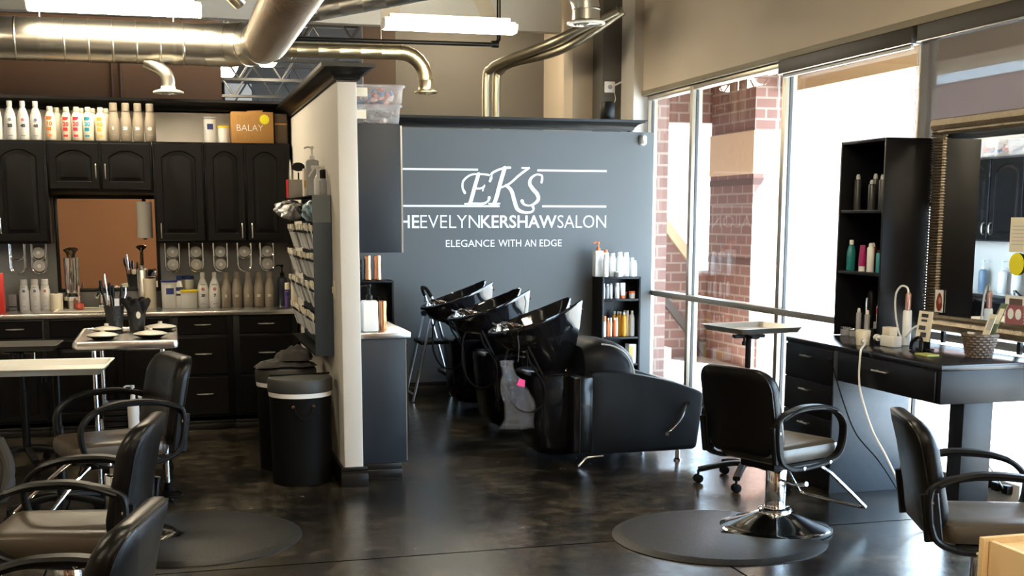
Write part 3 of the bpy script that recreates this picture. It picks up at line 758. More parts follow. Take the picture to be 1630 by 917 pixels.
# seen from its side: two frames opening along x
m = MB()
m.tube(bez([(.235,-.16,.01),(.17,-.16,.28),(.03,-.16,.80),(-.01,-.155,.95),(-.045,-.11,1.02),(-.05,0,1.03),(-.045,.11,1.02),(-.01,.155,.95),(.03,.16,.80),(.17,.16,.28),(.235,.16,.01)],6), .0125, 10); m.build('front_frame', M_alu, ld)
m = MB()
m.tube([(-.20,-.18,.01),(-.02,-.18,.78)], .0125, 10); m.tube([(-.20,.18,.01),(-.02,.18,.78)], .0125, 10); m.tube([(-.185,-.18,.07),(-.185,.18,.07)], .010, 8); m.build('rear_frame', M_alu, ld)
for zz, xx, w in ((.56,.0,.20),(.27,.19,.13)):
    m = MB(); m.box(xx-w/2-.02,-.17,zz-.035,xx+w/2,.17,zz,bev=.008); m.build('tread', M_plastic, ld)
for sd in (-1,1):
    m = MB(); m.lathe([(.026,-.016),(.026,.016)], (-.018,sd*.178,.785), 14, 'y'); m.build('hinge', M_plastic, ld)
m = MB(); m.tube(bez([(-.012,-.155,.955),(-.045,-.11,1.022),(-.05,0,1.032),(-.045,.11,1.022),(-.012,.155,.955)],5), .0165, 10); m.build('grip', M_plastic, ld)

# ------------------------------------------------------------------ bookcases on the slate wall
def bookcase(label, x0, x1, y0, h, shelves):
    t = thing('bookcase', label, 'shelf', (x0, y0, 0)); w = x1-x0; d = 11.285-y0; tk = .02
    m = MB(); m.box(0,0,0,tk,d,h,bev=.002); m.build('side_panel', M_black, t)
    m = MB(); m.box(w-tk,0,0,w,d,h,bev=.002); m.build('side_panel', M_black, t)
    m = MB(); m.box(tk,0,h-tk,w-tk,d,h,bev=.002); m.build('top', M_black, t)
    m = MB(); m.box(tk,d-.008,.0,w-tk,d,h-tk); m.build('back_panel', M_black, t)
    for z in shelves: m = MB(); m.box(tk,.005,z-tk,w-tk,d-.008,z,bev=.002); m.build('shelf', M_black, t)
    return t
bookcase('black bookcase with orange and white bottles right of the sign lettering', 3.98, 4.375, 11.0, 1.105, (.08,.27,.53,.895))
bookcase('black bookcase topped with copper tumblers behind the wash counter', 1.53, 1.975, 11.0, 1.10, (.08,.40,.73))

# ------------------------------------------------------------------ lettering on the slate wall
sg = thing('wall_lettering', 'white painted shop lettering with script initials and rules on the slate wall', 'sign', (0, 11.2985, 0))
def rule(x0, x1, z, h=.018):
    m = MB(); m.box(x0, -.0015, z-h/2, x1, 0, z+h/2); m.build('rule', M_signwhite, sg)
rule(1.62, 2.84, 2.108); rule(3.42, 4.118, 2.108); rule(1.62, 3.05, 1.772); rule(3.47, 4.118, 1.772)
def put_text(txt, x0, x1, z, capw, bold, name):
    me = text_mesh(txt, 1.0, bold, 'LEFT'); xs = [v.co.x for v in me.vertices]; ys = [v.co.y for v in me.vertices]
    sx = (x1-x0)/(max(xs)-min(xs)); sy = capw/(max(ys)-min(ys))
    m = MB(); m.mesh(me, Matrix.Translation((x0, -.001, z)) @ Matrix.Rotation(pi/2, 4, 'X') @ Matrix.Diagonal((sx, sy, 1, 1)) @ Matrix.Translation((-min(xs), -min(ys), 0)))
    m.build(name, M_signwhite, sg, fix=False)
put_text('THE', 1.98, 2.275, 1.568, .120, .014, 'name_text')
put_text('EVELYN', 2.285, 2.855, 1.568, .120, -.008, 'name_text')
put_text('KERSHAW', 2.865, 3.615, 1.568, .120, .014, 'name_text')
put_text('SALON', 3.625, 4.118, 1.568, .120, -.008, 'name_text')
for w_, a_, b_ in (('ELEGANCE', 2.527, 3.000), ('WITH', 3.038, 3.262), ('AN', 3.298, 3.410), ('EDGE', 3.446, 3.667)): put_text(w_, a_, b_, 1.392, .066, .0, 'tagline')
# script initials drawn as pen strokes of changing width
def pen(mb, pts, ws, y):
    P = bez([(p[0], 0, p[1]) for p in pts], 10); n = len(P); W = []
    for i in range(n):
        f = i/(n-1)*(len(ws)-1); k = min(int(f), len(ws)-2); W.append(ws[k]+(ws[k+1]-ws[k])*(f-k))
    L = []; R = []
    for i, p in enumerate(P):
        t = (P[min(i+1,n-1)]-P[max(i-1,0)]).normalized(); nn = Vector((-t.z, 0, t.x))
        L.append(p+nn*W[i]/2); R.append(p-nn*W[i]/2)
    for i in range(n-1): mb.quad([(q.x, y, q.z) for q in (L[i], L[i+1], R[i+1], R[i])])
    for c, w in ((P[0], W[0]), (P[-1], W[-1])):
        mb.quad([(c.x+w/2*cos(2*pi*k/14), y-.0005, c.z+w/2*sin(2*pi*k/14)) for k in range(14)])
# strokes in metres, read off the wall (x, z)
def strokes(name, *ss):
    m = MB()
    for j, (pts, ws) in enumerate(ss): pen(m, pts, ws, -.0012-.00007*j)
    m.build(name, M_signwhite, sg, fix=False)
strokes('initial',
  ([(2.712,1.895),(2.69,1.945),(2.70,2.005),(2.76,2.055),(2.83,2.068),(2.935,2.062),(2.965,2.040),(2.955,2.005)], [.026,.020,.020,.018,.016,.018,.018,.026]),
  ([(2.845,2.068),(2.805,1.94),(2.77,1.82),(2.755,1.795)], [.034,.036,.036,.030]),
  ([(2.80,1.935),(2.86,1.935),(2.895,1.950),(2.902,1.965)], [.018,.018,.020,.014]),
  ([(2.885,1.915),(2.892,1.935)], [.014,.010]),
  ([(2.712,1.792),(2.80,1.795),(2.885,1.795),(2.935,1.818),(2.948,1.850)], [.014,.020,.022,.018,.030]))
strokes('initial',
  ([(2.965,2.030),(2.975,2.075),(3.04,2.110),(3.11,2.128),(3.15,2.13)], [.030,.022,.020,.022,.024]),
  ([(3.10,2.128),(3.06,2.00),(3.02,1.86),(2.995,1.795)], [.036,.038,.038,.034]),
  ([(2.945,1.794),(3.0,1.792),(3.05,1.796)], [.014,.022,.014]),
  ([(3.335,2.128),(3.24,2.06),(3.15,1.985),(3.065,1.945)], [.022,.022,.020,.016]),
  ([(3.27,2.128),(3.34,2.128)], [.016,.016]),
  ([(3.115,1.965),(3.165,1.915),(3.195,1.82),(3.225,1.745),(3.29,1.715),(3.36,1.718),(3.385,1.745),(3.375,1.772)], [.028,.036,.038,.036,.026,.020,.020,.028]))
strokes('initial',
  ([(3.462,1.995),(3.468,2.035),(3.46,2.062),(3.41,2.068),(3.36,2.035),(3.345,1.985),(3.375,1.935),(3.42,1.885),(3.43,1.835),(3.39,1.795),(3.34,1.778),(3.29,1.79),(3.27,1.82)], [.020,.024,.018,.016,.026,.034,.038,.038,.034,.024,.016,.020,.034]))
# motion sensor, router, speaker
ms = thing('motion_sensor', 'small white motion sensor at the top right corner of the slate wall', 'sensor', (4.475, 11.30, 2.405))
m = MB(); m.slab(rrect(.062,.10,.026,5), [(.006,0),(0,.006),(0,.028),(.006,.045),(.018,.055)], lambda u,v,d: (u+.2*d, -d, v)); m.build('case', M_white, ms)
m = MB(); m.slab(rrect(.038,.04,.012,5), [(0,.045),(.004,.058),(.012,.060)], lambda u,v,d: (u+.2*d, -d, v-.018)); m.build('lens', M_warmwhite, ms)
ro = thing('wireless_router', 'white square router with a stub aerial on the pilaster above the slate wall', 'router', (4.372, 11.95, 2.965))
m = MB(); m.box(-.055,-.022,-.055,.055,0,.055,bev=.006); m.build('case', M_white, ro); m = MB(); m.lathe([(.022,-.026),(.022,-.022)], (0,0,0), 18, 'y'); m.build('badge', M_greyb, ro)
m = MB(); m.tube([(.055,-.012,.02),(.13,-.014,.055)], .009, 8); m.build('aerial', M_white, ro); m = MB(); m.tube(bez([(.05,-.01,-.05),(.06,-.02,-.12),(.03,-.02,-.18)],5), .004, 6); m.build('cable', M_white, ro)
spk = thing('speaker', 'black cylindrical speaker standing on the crown of the slate wall', 'speaker', (4.14, 11.36, 2.589))
m = MB(); m.lathe([(.066,0),(.070,.006),(.070,.160),(.064,.170)], seg=28); m.build('body', M_plastic, spk); m = MB(); m.lathe([(.055,.170),(.053,.173)], seg=28); m.build('top_cap', M_rubber, spk)
# ------------------------------------------------------------------ cabinets
def arch_loop(w, h, rise, i, n=10):
    """arched panel outline: flat bottom, straight sides, arched top; inset i"""
    W, H = w/2-i, h-2*i; R = max(rise-i*.35, .002); out = []
    for k in range(n): out.append((-W+2*W*k/n, i))
    for k in range(n): out.append((W, i+(H-R)*k/n))
    for k in range(n):
        a = k/n; x = W-2*W*a; out.append((x, i+H-R+R*(1-(abs(2*a-1))**2.0)))
    for k in range(n): out.append((-W, i+(H-R)*(1-k/n)))
    return out
def rect_loop(w, h, n=10):
    W = w/2; out = []
    for k in range(n): out.append((-W+2*W*k/n, 0))
    for k in range(n): out.append((W, h*k/n))
    for k in range(n): out.append((W-2*W*k/n, h))
    for k in range(n): out.append((-W, h*(1-k/n)))
    return out
def door(parent, name, x, z, w, h, P, rise=.06, stile=.055, handle=None, m=M_cab):
    """P(u, d, v)->xyz puts the door on its cabinet front, d outwards; (x, z) its lower centre"""
    mb = MB(); L = []
    def add(lp, d): L.append([P(x+u, d, z+v) for u, v in lp])
    add(rect_loop(w, h), .0); add(rect_loop(w, h), .016); add([(u*(1-.008/w), .004+v*(1-.008/h)) for u, v in rect_loop(w, h)], .020)
    pw, ph = w-2*stile, h-2*stile
    def ar(i): return [(u, v+stile) for u, v in arch_loop(pw, ph, rise, i)]
    add(ar(0), .020); add(ar(.006), .011); add(ar(.016), .010); add(ar(.034), .0185); add(ar(.040), .019)
    mb.loft(L, True, True, smooth=False)
    o = mb.build(name, m, parent)
    if handle:
        hx, hz, vert = handle; hl = .055
        m_ = MB(); a = (lambda s: (hx, hz+s)) if vert else (lambda s: (hx+s, hz))
        pts = [P(*((a(s)[0],) + (d,) + (a(s)[1],))) for s, d in ((-hl,.020),(-hl*.96,.036),(-hl*.6,.044),(0,.047),(hl*.6,.044),(hl*.96,.036),(hl,.020))]
        m_.tube(bez(pts, 4), .0052, 8); m_.build('handle', M_nickel, o)
    return o
def drawer(parent, x, z, w, h, P, handle=True, m=M_cab):
    mb = MB(); L = []
    for i, d in ((0,0),(0,.013),(.007,.020),(.010,.020)):
        L.append([P(x+u*(1-2*i/w), d, z+i+v*(1-2*i/h)) for u, v in ((-w/2,0),(w/2,0),(w/2,h),(-w/2,h))])
    mb.loft(L, True, True, smooth=False); o = mb.build('drawer', m, parent)
    if handle:
        hl = .062; m_ = MB(); pts = [P(x+s, d, z+h*.55) for s, d in ((-hl,.020),(-hl*.96,.036),(-hl*.6,.045),(0,.048),(hl*.6,.045),(hl*.96,.036),(hl,.020))]
        m_.tube(bez(pts, 4), [.0035+.0035*(1-abs(i/12-1)) for i in range(25)], 8); m_.build('handle', M_nickel, o)
    return o
PB = lambda y0: (lambda u, d, v: (u, y0-d, v))       # fronts facing -y (towards the viewer)
PE = lambda x0: (lambda u, d, v: (x0+d, u, v))       # fronts facing +x

def upper(label, x0, x1, z0, z1, doors, y0=10.13):
    t = thing('wall_cabinet', label, 'cabinet', (0, y0, 0)); m = MB(); m.box(x0, .0, z0, x1, .325, z1, bev=.003); m.build('carcass', M_cab, t)
    for cx, w, hd in doors: door(t, 'door', cx, z0+.02, w, z1-z0-.035, PB(0), .055, .052, hd)
    return t
upper('tall black wall cabinet at the left edge, left of the colour bar mirror', -1.62, -.862, 1.462, 2.245, ((-1.435,.34,None),(-1.062,.36,(-1.215,1.60,True))))
upper('short black two-door wall cabinet over the colour bar mirror', -.858, -.085, 1.862, 2.245, ((-.665,.365,(-.505,2.015,True)),(-.278,.365,(-.435,2.015,True))))
upper('single-door black arched wall cabinet right of the colour bar mirror', -.080, .310, 1.462, 2.25, ((.115,.365,(-.035,1.56,True)),))
upper('double-door black arched wall cabinet in the corner by the partition', .313, .985, 1.462, 2.25, ((.472,.295,(.590,1.56,True)),(.785,.295,(.668,1.56,True))))

def lower(label, x0, x1, fronts, y0=9.86):
    t = thing('base_cabinet', label, 'cabinet', (0, y0, 0)); m = MB(); m.box(x0, 0, .10, x1, .58, .902, bev=.002); m.build('carcass', M_cab, t)
    k = MB(); k.box(x0, .0, 0, x1, .5, .06); k.box(x0, -.012, .0, x1, 0, .045, bev=.004); k.box(x0, -.006, .045, x1, .0, .07, bev=.003); k.build('plinth', M_crown, t)
    for f in fronts:
        if f[0] == 'd': drawer(t, f[1], f[2], f[3], f[4], PB(0), f[5])
        else: door(t, 'door', f[1], f[2], f[3], f[4], PB(0), .0021, .05, f[5])
    return t
def stack(cx, w): return (('d', cx, .757, w, .14, True), ('d', cx, .440, w, .298, True), ('d', cx, .118, w, .305, True))
lower('black base cabinet with three drawers in the middle of the colour bar', .005, .475, stack(.245, .375))
lower('black base cabinet with three drawers in the corner behind the laundry bins', .477, .985, stack(.735, .41))
lower('black sink base cabinet with panelled doors behind the steel trolley', -.92, .003, (('d', -.66, .757, .45, .13, False), ('d', -.21, .757, .40, .13, False), ('a', -.66, .12, .45, .61, None), ('a', -.21, .12, .40, .61, None)))
lower('black base cabinet with top drawer at the left edge under the counter', -1.70, -.922, (('d', -1.13, .757, .38, .13, True), ('d', -1.50, .757, .34, .13, True), ('a', -1.13, .12, .38, .61, (-1.0,.60,True)), ('a', -1.50, .12, .34, .61, None)))

# worktop with inset sink
wt = thing('worktop', 'stainless steel worktop running along the whole colour bar', 'counter', (0, 9.83, .905))
m = MB(); m.box(-1.75,0,0,1.0,.61,.036,bev=.004); m.build('slab', M_steel, wt)
m = MB()
for x0, x1, y0, y1 in ((-.86,-.26,.07,.10),(-.86,-.26,.50,.53),(-.86,-.83,.10,.50),(-.29,-.26,.10,.50)): m.box(x0,y0,.036,x1,y1,.046,bev=.004)
m.build('sink_rim', M_warmwhite, wt)
m = MB(); m.box(-.83,.10,.0365,-.29,.50,.0375); m.build('sink_bowl_shade', mat('sink_shadow', (.30,.28,.24), .35), wt)  # flat sheet on the slab; the bowl's shade is put into its colour
tp = thing('tap', 'low chrome tap behind the colour bar sink', 'tap', (-.52, 10.36, .951))
m = MB(); m.lathe([(.03,0),(.032,.02),(.02,.03),(.018,.085),(.02,.09)], seg=18); m.build('tap_base', M_chrome, tp)
m = MB(); m.tube(bez([(0,0,.08),(.0,-.02,.115),(-.02,-.09,.115),(-.03,-.14,.085)],5), .012, 10); m.build('spout', M_chrome, tp)
m = MB(); m.tube([(.0,0,.095),(.06,-.01,.125)], .008, 8); m.lathe([(.022,0),(.024,.05),(.012,.06)], (.10,0,-.0), 14); m.build('lever', M_chrome, tp)
# mirror over the worktop
wm = thing('wall_mirror', 'rectangular mirror with a dark frame over the colour bar sink', 'mirror', (-.455, 10.452, 1.455))
m = MB(); m.box(-.375,-.006,-.36,.375,0,.36); m.build('glass', M_mirror, wm)
m = MB(); w = .028
for b in ((-.40,-.385,-.372,.385),(.372,-.385,.40,.385),(-.372,-.385,.372,-.355),(-.372,.355,.372,.385)): m.box(b[0],-.016,b[1],b[2],.0,b[3],bev=.003)
m.build('frame', M_crown, wm)

# partition-side cabinets over the wash counter (doors face +x; seen end-on, and in the ribbed mirror)
cu = thing('wall_cabinet', 'slate-ended wall cabinet on the partition carrying the clear storage bins', 'cabinet', (1.13, 0, 0))
m = MB(); m.box(.002,7.75,1.44,.315,11.20,2.238,bev=.003); m.build('carcass', M_slate_cab, cu)
m = MB(); m.box(.316,7.752,1.44,.326,7.756,2.23); m.build('edge_strip', M_nickel, cu)
y = 7.78
for k in range(7):
    door(cu, 'door', y+.235, 1.455, .46, .765, PE(.315), .07, .055, (y+(.425 if k % 2 == 0 else .045), 1.56, True), M_cab); y += .485
cb = thing('base_cabinet', 'slate-ended base cabinet under the steel wash counter beside the partition', 'cabinet', (1.13, 0, 0))
m = MB(); m.box(.002,7.69,.09,.320,11.20,.898,bev=.003); m.build('carcass', M_slate_cab, cb)
m = MB(); m.box(.006,7.70,0,.285,11.2,.06); m.box(.006,7.685,0,.29,7.70,.05,bev=.004); m.box(.006,7.688,.052,.286,7.70,.088,bev=.003); m.build('plinth', M_crown, cb)
m = MB(); m.box(.321,7.692,.10,.326,7.698,.89); m.build('edge_strip', M_nickel, cb)
y = 7.72
for k in range(7): door(cb, 'door', y+.235, .12, .46, .74, PE(.322), .07, .055, (y+(.425 if k % 2 == 0 else .045), .62, True), M_cab); y += .485
wc = thing('worktop', 'steel-edged wash counter on the right side of the partition', 'counter', (1.13, 7.67, .900))
m = MB(); m.box(.001,0,0,.352,3.55,.038,bev=.003); m.build('slab', M_steel, wc)

# clear bins stacked on it
def bin_(label, x, y, z, L, W, H, mix, grp=None):
    t = thing('storage_bin', label, 'storage box', (x, y, z))
    def lp(g, zz): return [(u, v, zz) for u, v in rrect(W-2*g, L-2*g, .03, 3)()]
    m = MB(); m.loft([lp(.022,0), lp(.016,.006), lp(.008,H-.014), lp(.0,H-.012), lp(0,H-.004)], True, False); m.build('tub', M_clear, t)
    m = MB(); m.loft([lp(-.004,H-.010), lp(-.004,H), lp(.004,H+.006), lp(.02,H+.007)], True, True); m.build('lid', M_clear, t)
    for i in range(mix[0]):
        c = mix[1][i % len(mix[1])]; m = MB(); a = random.uniform(-.5,.5)
        M_ = Matrix.Translation((random.uniform(-.4,.4)*(W-.12), random.uniform(-.44,.44)*(L-.10), .028+random.random()*(H-.07))) @ Matrix.Rotation(random.uniform(0,3), 4, 'Z') @ Matrix.Rotation(random.uniform(-.5,.5), 4, 'Y')
        m.lathe([(.013,-.055),(.016,-.05),(.016,.05),(.013,.055)], (0,0,0), 8, 'x')
        for v in m.bm.verts: v.co = M_ @ v.co
        m.build('roller', basic('roller_'+c[0], c[1], .6), t)
    return t
PINK = (('pink',(.62,.28,.22)),('blue',(.10,.18,.36)),('rose',(.48,.16,.14)),('pale',(.72,.60,.52)))
GREY = (('slate',(.10,.11,.12)),('pale',(.72,.60,.52)),('mid',(.22,.22,.22)),('slate',(.10,.11,.12)))
bin_('clear bin of pink and blue rollers on top of another bin by the partition crown', 1.315, 8.02, 2.370, .50, .34, .108, (56, PINK))
bin_('clear bin of dark rollers directly on the slate-ended wall cabinet', 1.305, 8.02, 2.240, .50, .32, .118, (44, GREY))
for i, yy in enumerate((8.62, 9.2, 9.78, 10.36, 10.9)):
    bin_('clear bin of rollers on the long wall cabinet, %s' % ('second from the partition end','third from the partition end','fourth from the partition end','fifth from the partition end','farthest back, near the slate wall')[i], 1.305, yy, 2.240, .46, .32, .15, (9, PINK if i % 2 else GREY))
for o, z in zip([q for q in bpy.data.objects if q.get('category') == 'storage box'][:2], (.035, .03)):
    m = MB(); m.box(-.14,-.2495,z,-.07,-.2475,z+.055,bev=.0005); m.build('paper_tag', M_cream, o)

# ------------------------------------------------------------------ styling desk by the window
dk_ = thing('styling_desk', 'long black styling desk with drawers along the shop window', 'desk', (3.845, 5.46, 0))
m = MB(); m.box(-.005,-.005,.872,.66,1.66,.902,bev=.002); m.build('desk_top', M_desk, dk_)
m = MB(); m.box(.0,.0,.695,.64,1.02,.871,bev=.002); m.build('apron_box', M_black, dk_)
m = MB(); m.box(.0,1.03,.0,.50,1.645,.871,bev=.002); m.build('drawer_pedestal', M_black, dk_)
m = MB(); m.box(-.02,1.022,.0,.50,1.034,.872,bev=.001); m.build('side_panel', mat('slate_laminate', (.035,.042,.052), .4, noise=(30,.25,4)), dk_)
m = MB(); m.box(.16,.02,.0,.34,.14,.695,bev=.003); m.build('leg_post', M_black, dk_)
def desk_drawer(y0, y1, z0, z1, hw=.06):
    m = MB(); m.box(-.018,y0,z0,.0,y1,z1,bev=.0015); o = m.build('drawer', M_black, dk_)
    cy, cz = (y0+y1)/2, z1-.055; h = MB(); h.tube([(-.045,cy-hw,cz),(-.045,cy+hw,cz)], .0055, 8)
    for s in (-.7,.7): h.tube([(-.045,cy+s*hw,cz),(-.018,cy+s*hw,cz)], .004, 6)
    h.build('handle', M_nickel, o)
desk_drawer(.03, .99, .705, .865, .075)
for z0, z1 in ((.66,.865),(.45,.655),(.24,.445),(.03,.235)): desk_drawer(1.05, 1.63, z0, z1)
# tall open shelf on the desk
sh = thing('display_shelf', 'tall black open display shelf standing on the styling desk', 'shelf', (4.20, 6.63, .902))
m = MB(); m.box(0,0,0,.32,.02,1.235,bev=.002); m.build('side_panel', M_black, sh); m = MB(); m.box(0,.50,0,.32,.52,1.235,bev=.002); m.build('side_panel', M_black, sh)
m = MB(); m.box(0,.02,1.215,.32,.50,1.235,bev=.002); m.build('top', M_black, sh); m = MB(); m.box(.31,.02,0,.32,.50,1.215); m.build('back_panel', M_black, sh)
for z in (.40,.785): m = MB(); m.box(.004,.02,z,.31,.50,z+.02,bev=.002); m.build('shelf', M_black, sh)
# ribbed mirror
mr = thing('ribbed_mirror', 'large mirror in a ribbed champagne-silver frame above the styling desk', 'mirror', (4.53, 6.115, .975))
W, H, F = 1.02, 1.275, .10
m = MB(); m.box(.0,-W/2+F,F,.008,W/2-F,H-F); m.build('glass', M_mirror, mr)
m = MB(); m.box(.010,-W/2+.02,.02,.028,W/2-.02,H-.02); m.build('backing', M_crown, mr)
m = MB()
def rail(a0, a1, horiz, pos, sgn):
    n = int((a1-a0)/.017)
    for k in range(n):
        c = a0+(a1-a0)*(k+.5)/n; h = (a1-a0)/n*.27
        # each rib follows the frame's curved section across its width
        pr = [(.0,.010),(.010,-.030),(.045,-.040),(.066,-.030),(.072,-.022),(.084,-.026),(.098,-.010),(.10,.008)]
        for i in range(len(pr)-1):
            (u0, d0), (u1, d1) = pr[i], pr[i+1]; P0, P1 = pos+sgn*u0, pos+sgn*u1
            if horiz: q = [(d0,c-h,P0),(d0-.008,c,P0),(d0,c+h,P0)], [(d1,c-h,P1),(d1-.008,c,P1),(d1,c+h,P1)]
            else: q = [(d0,P0,c-h),(d0-.008,P0,c),(d0,P0,c+h)], [(d1,P1,c-h),(d1-.008,P1,c),(d1,P1,c+h)]
            m.quad([q[0][0],q[0][1],q[1][1],q[1][0]]); m.quad([q[0][1],q[0][2],q[1][2],q[1][1]])
rail(-W/2+.0, W/2, True, H, -1); rail(-W/2, W/2, True, 0, 1); rail(F*.6, H-F*.6, False, W/2, -1); rail(F*.6, H-F*.6, False, -W/2, 1)
for b in ((-W/2,0,W/2,F),(-W/2,H-F,W/2,H),(-W/2,F,-W/2+F,H-F),(W/2-F,F,W/2,H-F)): m.box(-.012,b[0]+.004,b[1]+.004,.012,b[2]-.004,b[3]-.004)
m.build('frame', M_mframe, mr, fix=False)
for s in (-1,1): m = MB(); m.box(.012,s*.35-.015,-.070,.03,s*.35+.015,.03); m.build('foot', M_crown, mr)

# birch box at the lower right
bx = thing('birch_cabinet', 'pale birch cabinet corner at the bottom right of the picture', 'cabinet', (2.215, 2.25, 0))
m = MB(); m.box(0,.655,0,.75,.675,.75,bev=.001); m.build('end_panel', M_birch, bx)
m = MB(); m.box(.018,.0,0,.036,.654,.742,bev=.001); m.build('side_panel', M_birch, bx)
m = MB(); m.box(.037,.0,.715,.75,.654,.733,bev=.001); m.build('top_panel', M_birch, bx)
m = MB(); m.box(.037,.0,0,.75,.02,.714,bev=.001); m.build('end_panel', M_birch, bx)

# ------------------------------------------------------------------ trays and trolley
def tray_part(t, w, d, z, m, rot=0, off=(0,0)):
    mb = MB()
    def lp(i, zz): return [(u*cos(rot)-v*sin(rot)+off[0], u*sin(rot)+v*cos(rot)+off[1], zz) for u, v in rrect(w-2*i, d-2*i, .025, 4)()]
    mb.loft([lp(.02,z), lp(.004,z+.03), lp(-.010,z+.034), lp(-.010,z+.037), lp(.006,z+.035), lp(.024,z+.004)], True, True, smooth=False); return mb.build('tray', m, t)
def tray_stand(label, loc, w, d, z, m, pole, casters, rot=0, five=False):
    t = thing('tray_stand', label, 'tray', loc); px, py = pole
    tray_part(t, w, d, z, m, rot)
    p = MB(); p.lathe([(.018,.13),(.018,z-.012)], (px,py,0), 16); p.build('pole', M_plastic, t)
    p = MB(); p.lathe([(.026,.11),(.026,.52),(.022,.525)], (px,py,0), 16); p.build('lower_sleeve', M_plastic, t)
    p = MB(); p.bar([(px-.10,py,z-.012),(px+.10,py,z-.012)], .05, .02, (0,1,0)); p.bar([(px,py-.10,z-.012),(px,py+.10,z-.012)], .05, .02, (1,0,0)); p.build('tray_bracket', M_plastic, t)
    p = MB(); p.tube([(px-.055,py-.05,z-.04),(px-.055,py-.05,z-.015)], .008, 8); p.lathe([(.014,-.012),(.014,.012)], (px-.055,py-.05,z-.05), 10); p.build('clamp_knob', M_plastic, t)
    for a in casters:
        a = radians(a); ex, ey = px+.29*cos(a), py+.29*sin(a)
        l = MB(); l.bar(bez([(px,py,.125),(px+.1*cos(a),py+.1*sin(a),.125),(ex,ey,.085)],4), .045, .03, (-sin(a),cos(a),0)); lo = l.build('leg', M_plastic, t)
        c = MB()
        for s in (-.018,.018): c.lathe([(.022,-.007),(.027,-.004),(.027,.004),(.022,.007)], (ex-sin(a)*s*0, ey+s, .027), 14, 'y')
        c.lathe([(.008,.03),(.008,.085)], (ex,ey,0), 8); c.build('caster', M_rubber, lo)
    return t
tray_stand('aluminium tray on a black pole with casters, in front of the window', (3.585, 7.10, 0), .47, .46, .945, mat('satin_aluminium', (.75,.72,.66), .40, .9), (-.12,-.20), (90,162,234,306,18), radians(8))
tray_stand('shiny aluminium tray on a black pole at the left, catching the light', (-.655, 6.98, 0), .64, .50, .84, mat('brushed_aluminium', (.88,.86,.80), .42, .85), (.04,.06), (54,126,198,270,342), radians(-4))
tray_stand('dull grey tray on a black pole behind the shiny tray at the left', (-1.02, 8.62, 0), .60, .36, .80, mat('dull_aluminium', (.32,.31,.29), .35, .9), (.06,0), (70,142,214,286,358), radians(-3))

tr = thing('steel_trolley', 'stainless steel trolley carrying colour bowls and two black cups', 'trolley', (-.25, 7.80, 0))
m = MB(); o = rrect(.58,.98,.03,4); L = []
for i, z in ((.02,.905),(.0,.915),(-.004,.935),(0,.955),(.008,.957),(.02,.951)): L.append([(u, v, z) for u, v in o(i)])
m.loft(L, True, True, smooth=False); m.build('top_tray', M_steel, tr)
for sx in (-1,1):
    for sy in (-1,1):
        m = MB(); m.lathe([(.0135,.10),(.0135,.91)], (sx*.19+.01,sy*.42,0), 14); lg = m.build('leg', M_chrome, tr)
        c = MB(); c.lathe([(.02,.055),(.022,.06),(.022,.10),(.014,.105)], (sx*.19+.01,sy*.42,0), 12); c.lathe([(.03,-.012),(.036,-.008),(.036,.008),(.03,.012)], (sx*.19+.01,sy*.42,.036), 16, 'y')
        if sy < 0 and sx > 0: c.tube(bez([(.2,-.46,.055),(.26,-.47,.055),(.28,-.49,.045),(.26,-.52,.035),(.2,-.52,.035)],4), .006, 8)
        c.build('caster', M_rubber, lg)
m = MB(); m.box(-.20,-.43,.345,.22,.43,.352); m.box(-.205,-.435,.335,.225,-.425,.368); m.box(-.205,.425,.335,.225,.435,.368); m.box(-.21,-.435,.335,-.2,.435,.368); m.box(.22,-.435,.335,.23,.435,.368); m.build('lower_shelf', M_steel, tr)
# things on the trolley
def bowl_(label, x, y, z=.952, r=.075):
    t = thing('colour_bowl', label, 'bowl', (x, y, z))
    m = MB(); m.lathe([(r*.55,0),(r*.62,.004),(r*.9,.016),(r*1.04,.022),(r*1.02,.025),(r*.94,.021),(r*.5,.010),(.002,.008)], seg=28); m.build('bowl', M_plastic, t)
    m = MB(); m.lathe([(r*1.02,.024),(r*1.04,.028),(r*.80,.036),(r*.30,.044),(.012,.047),(.014,.060),(.002,.062)], seg=28); m.build('lid', M_warmwhite, t)
    return t
bowl_('lidded colour bowl at the front left of the steel trolley', -.385, 7.52, r=.088)
bowl_('lidded colour bowl at the front right of the steel trolley', -.115, 7.55, r=.095)
bowl_('lidded colour bowl at the back right of the steel trolley', -.06, 8.02, r=.095)
bowl_('lidded colour bowl at the back left of the steel trolley', -.38, 7.93, r=.085)
def cup_(label, x, y, fill):
    t = thing('tool_cup', label, 'cup', (x, y, .953))
    m = MB(); m.lathe([(.044,0),(.046,.004),(.062,.155),(.064,.158),(.060,.158),(.044,.02),(.001,.018)], seg=26); m.build('cup', mat('quilted_black_%d' % int(fill), (.03,.03,.03), .35, bump=(60,.8)), t)
    return t
c1 = cup_('black cup of brushes and combs on the trolley, left of the other cup', -.338, 8.12, 0)
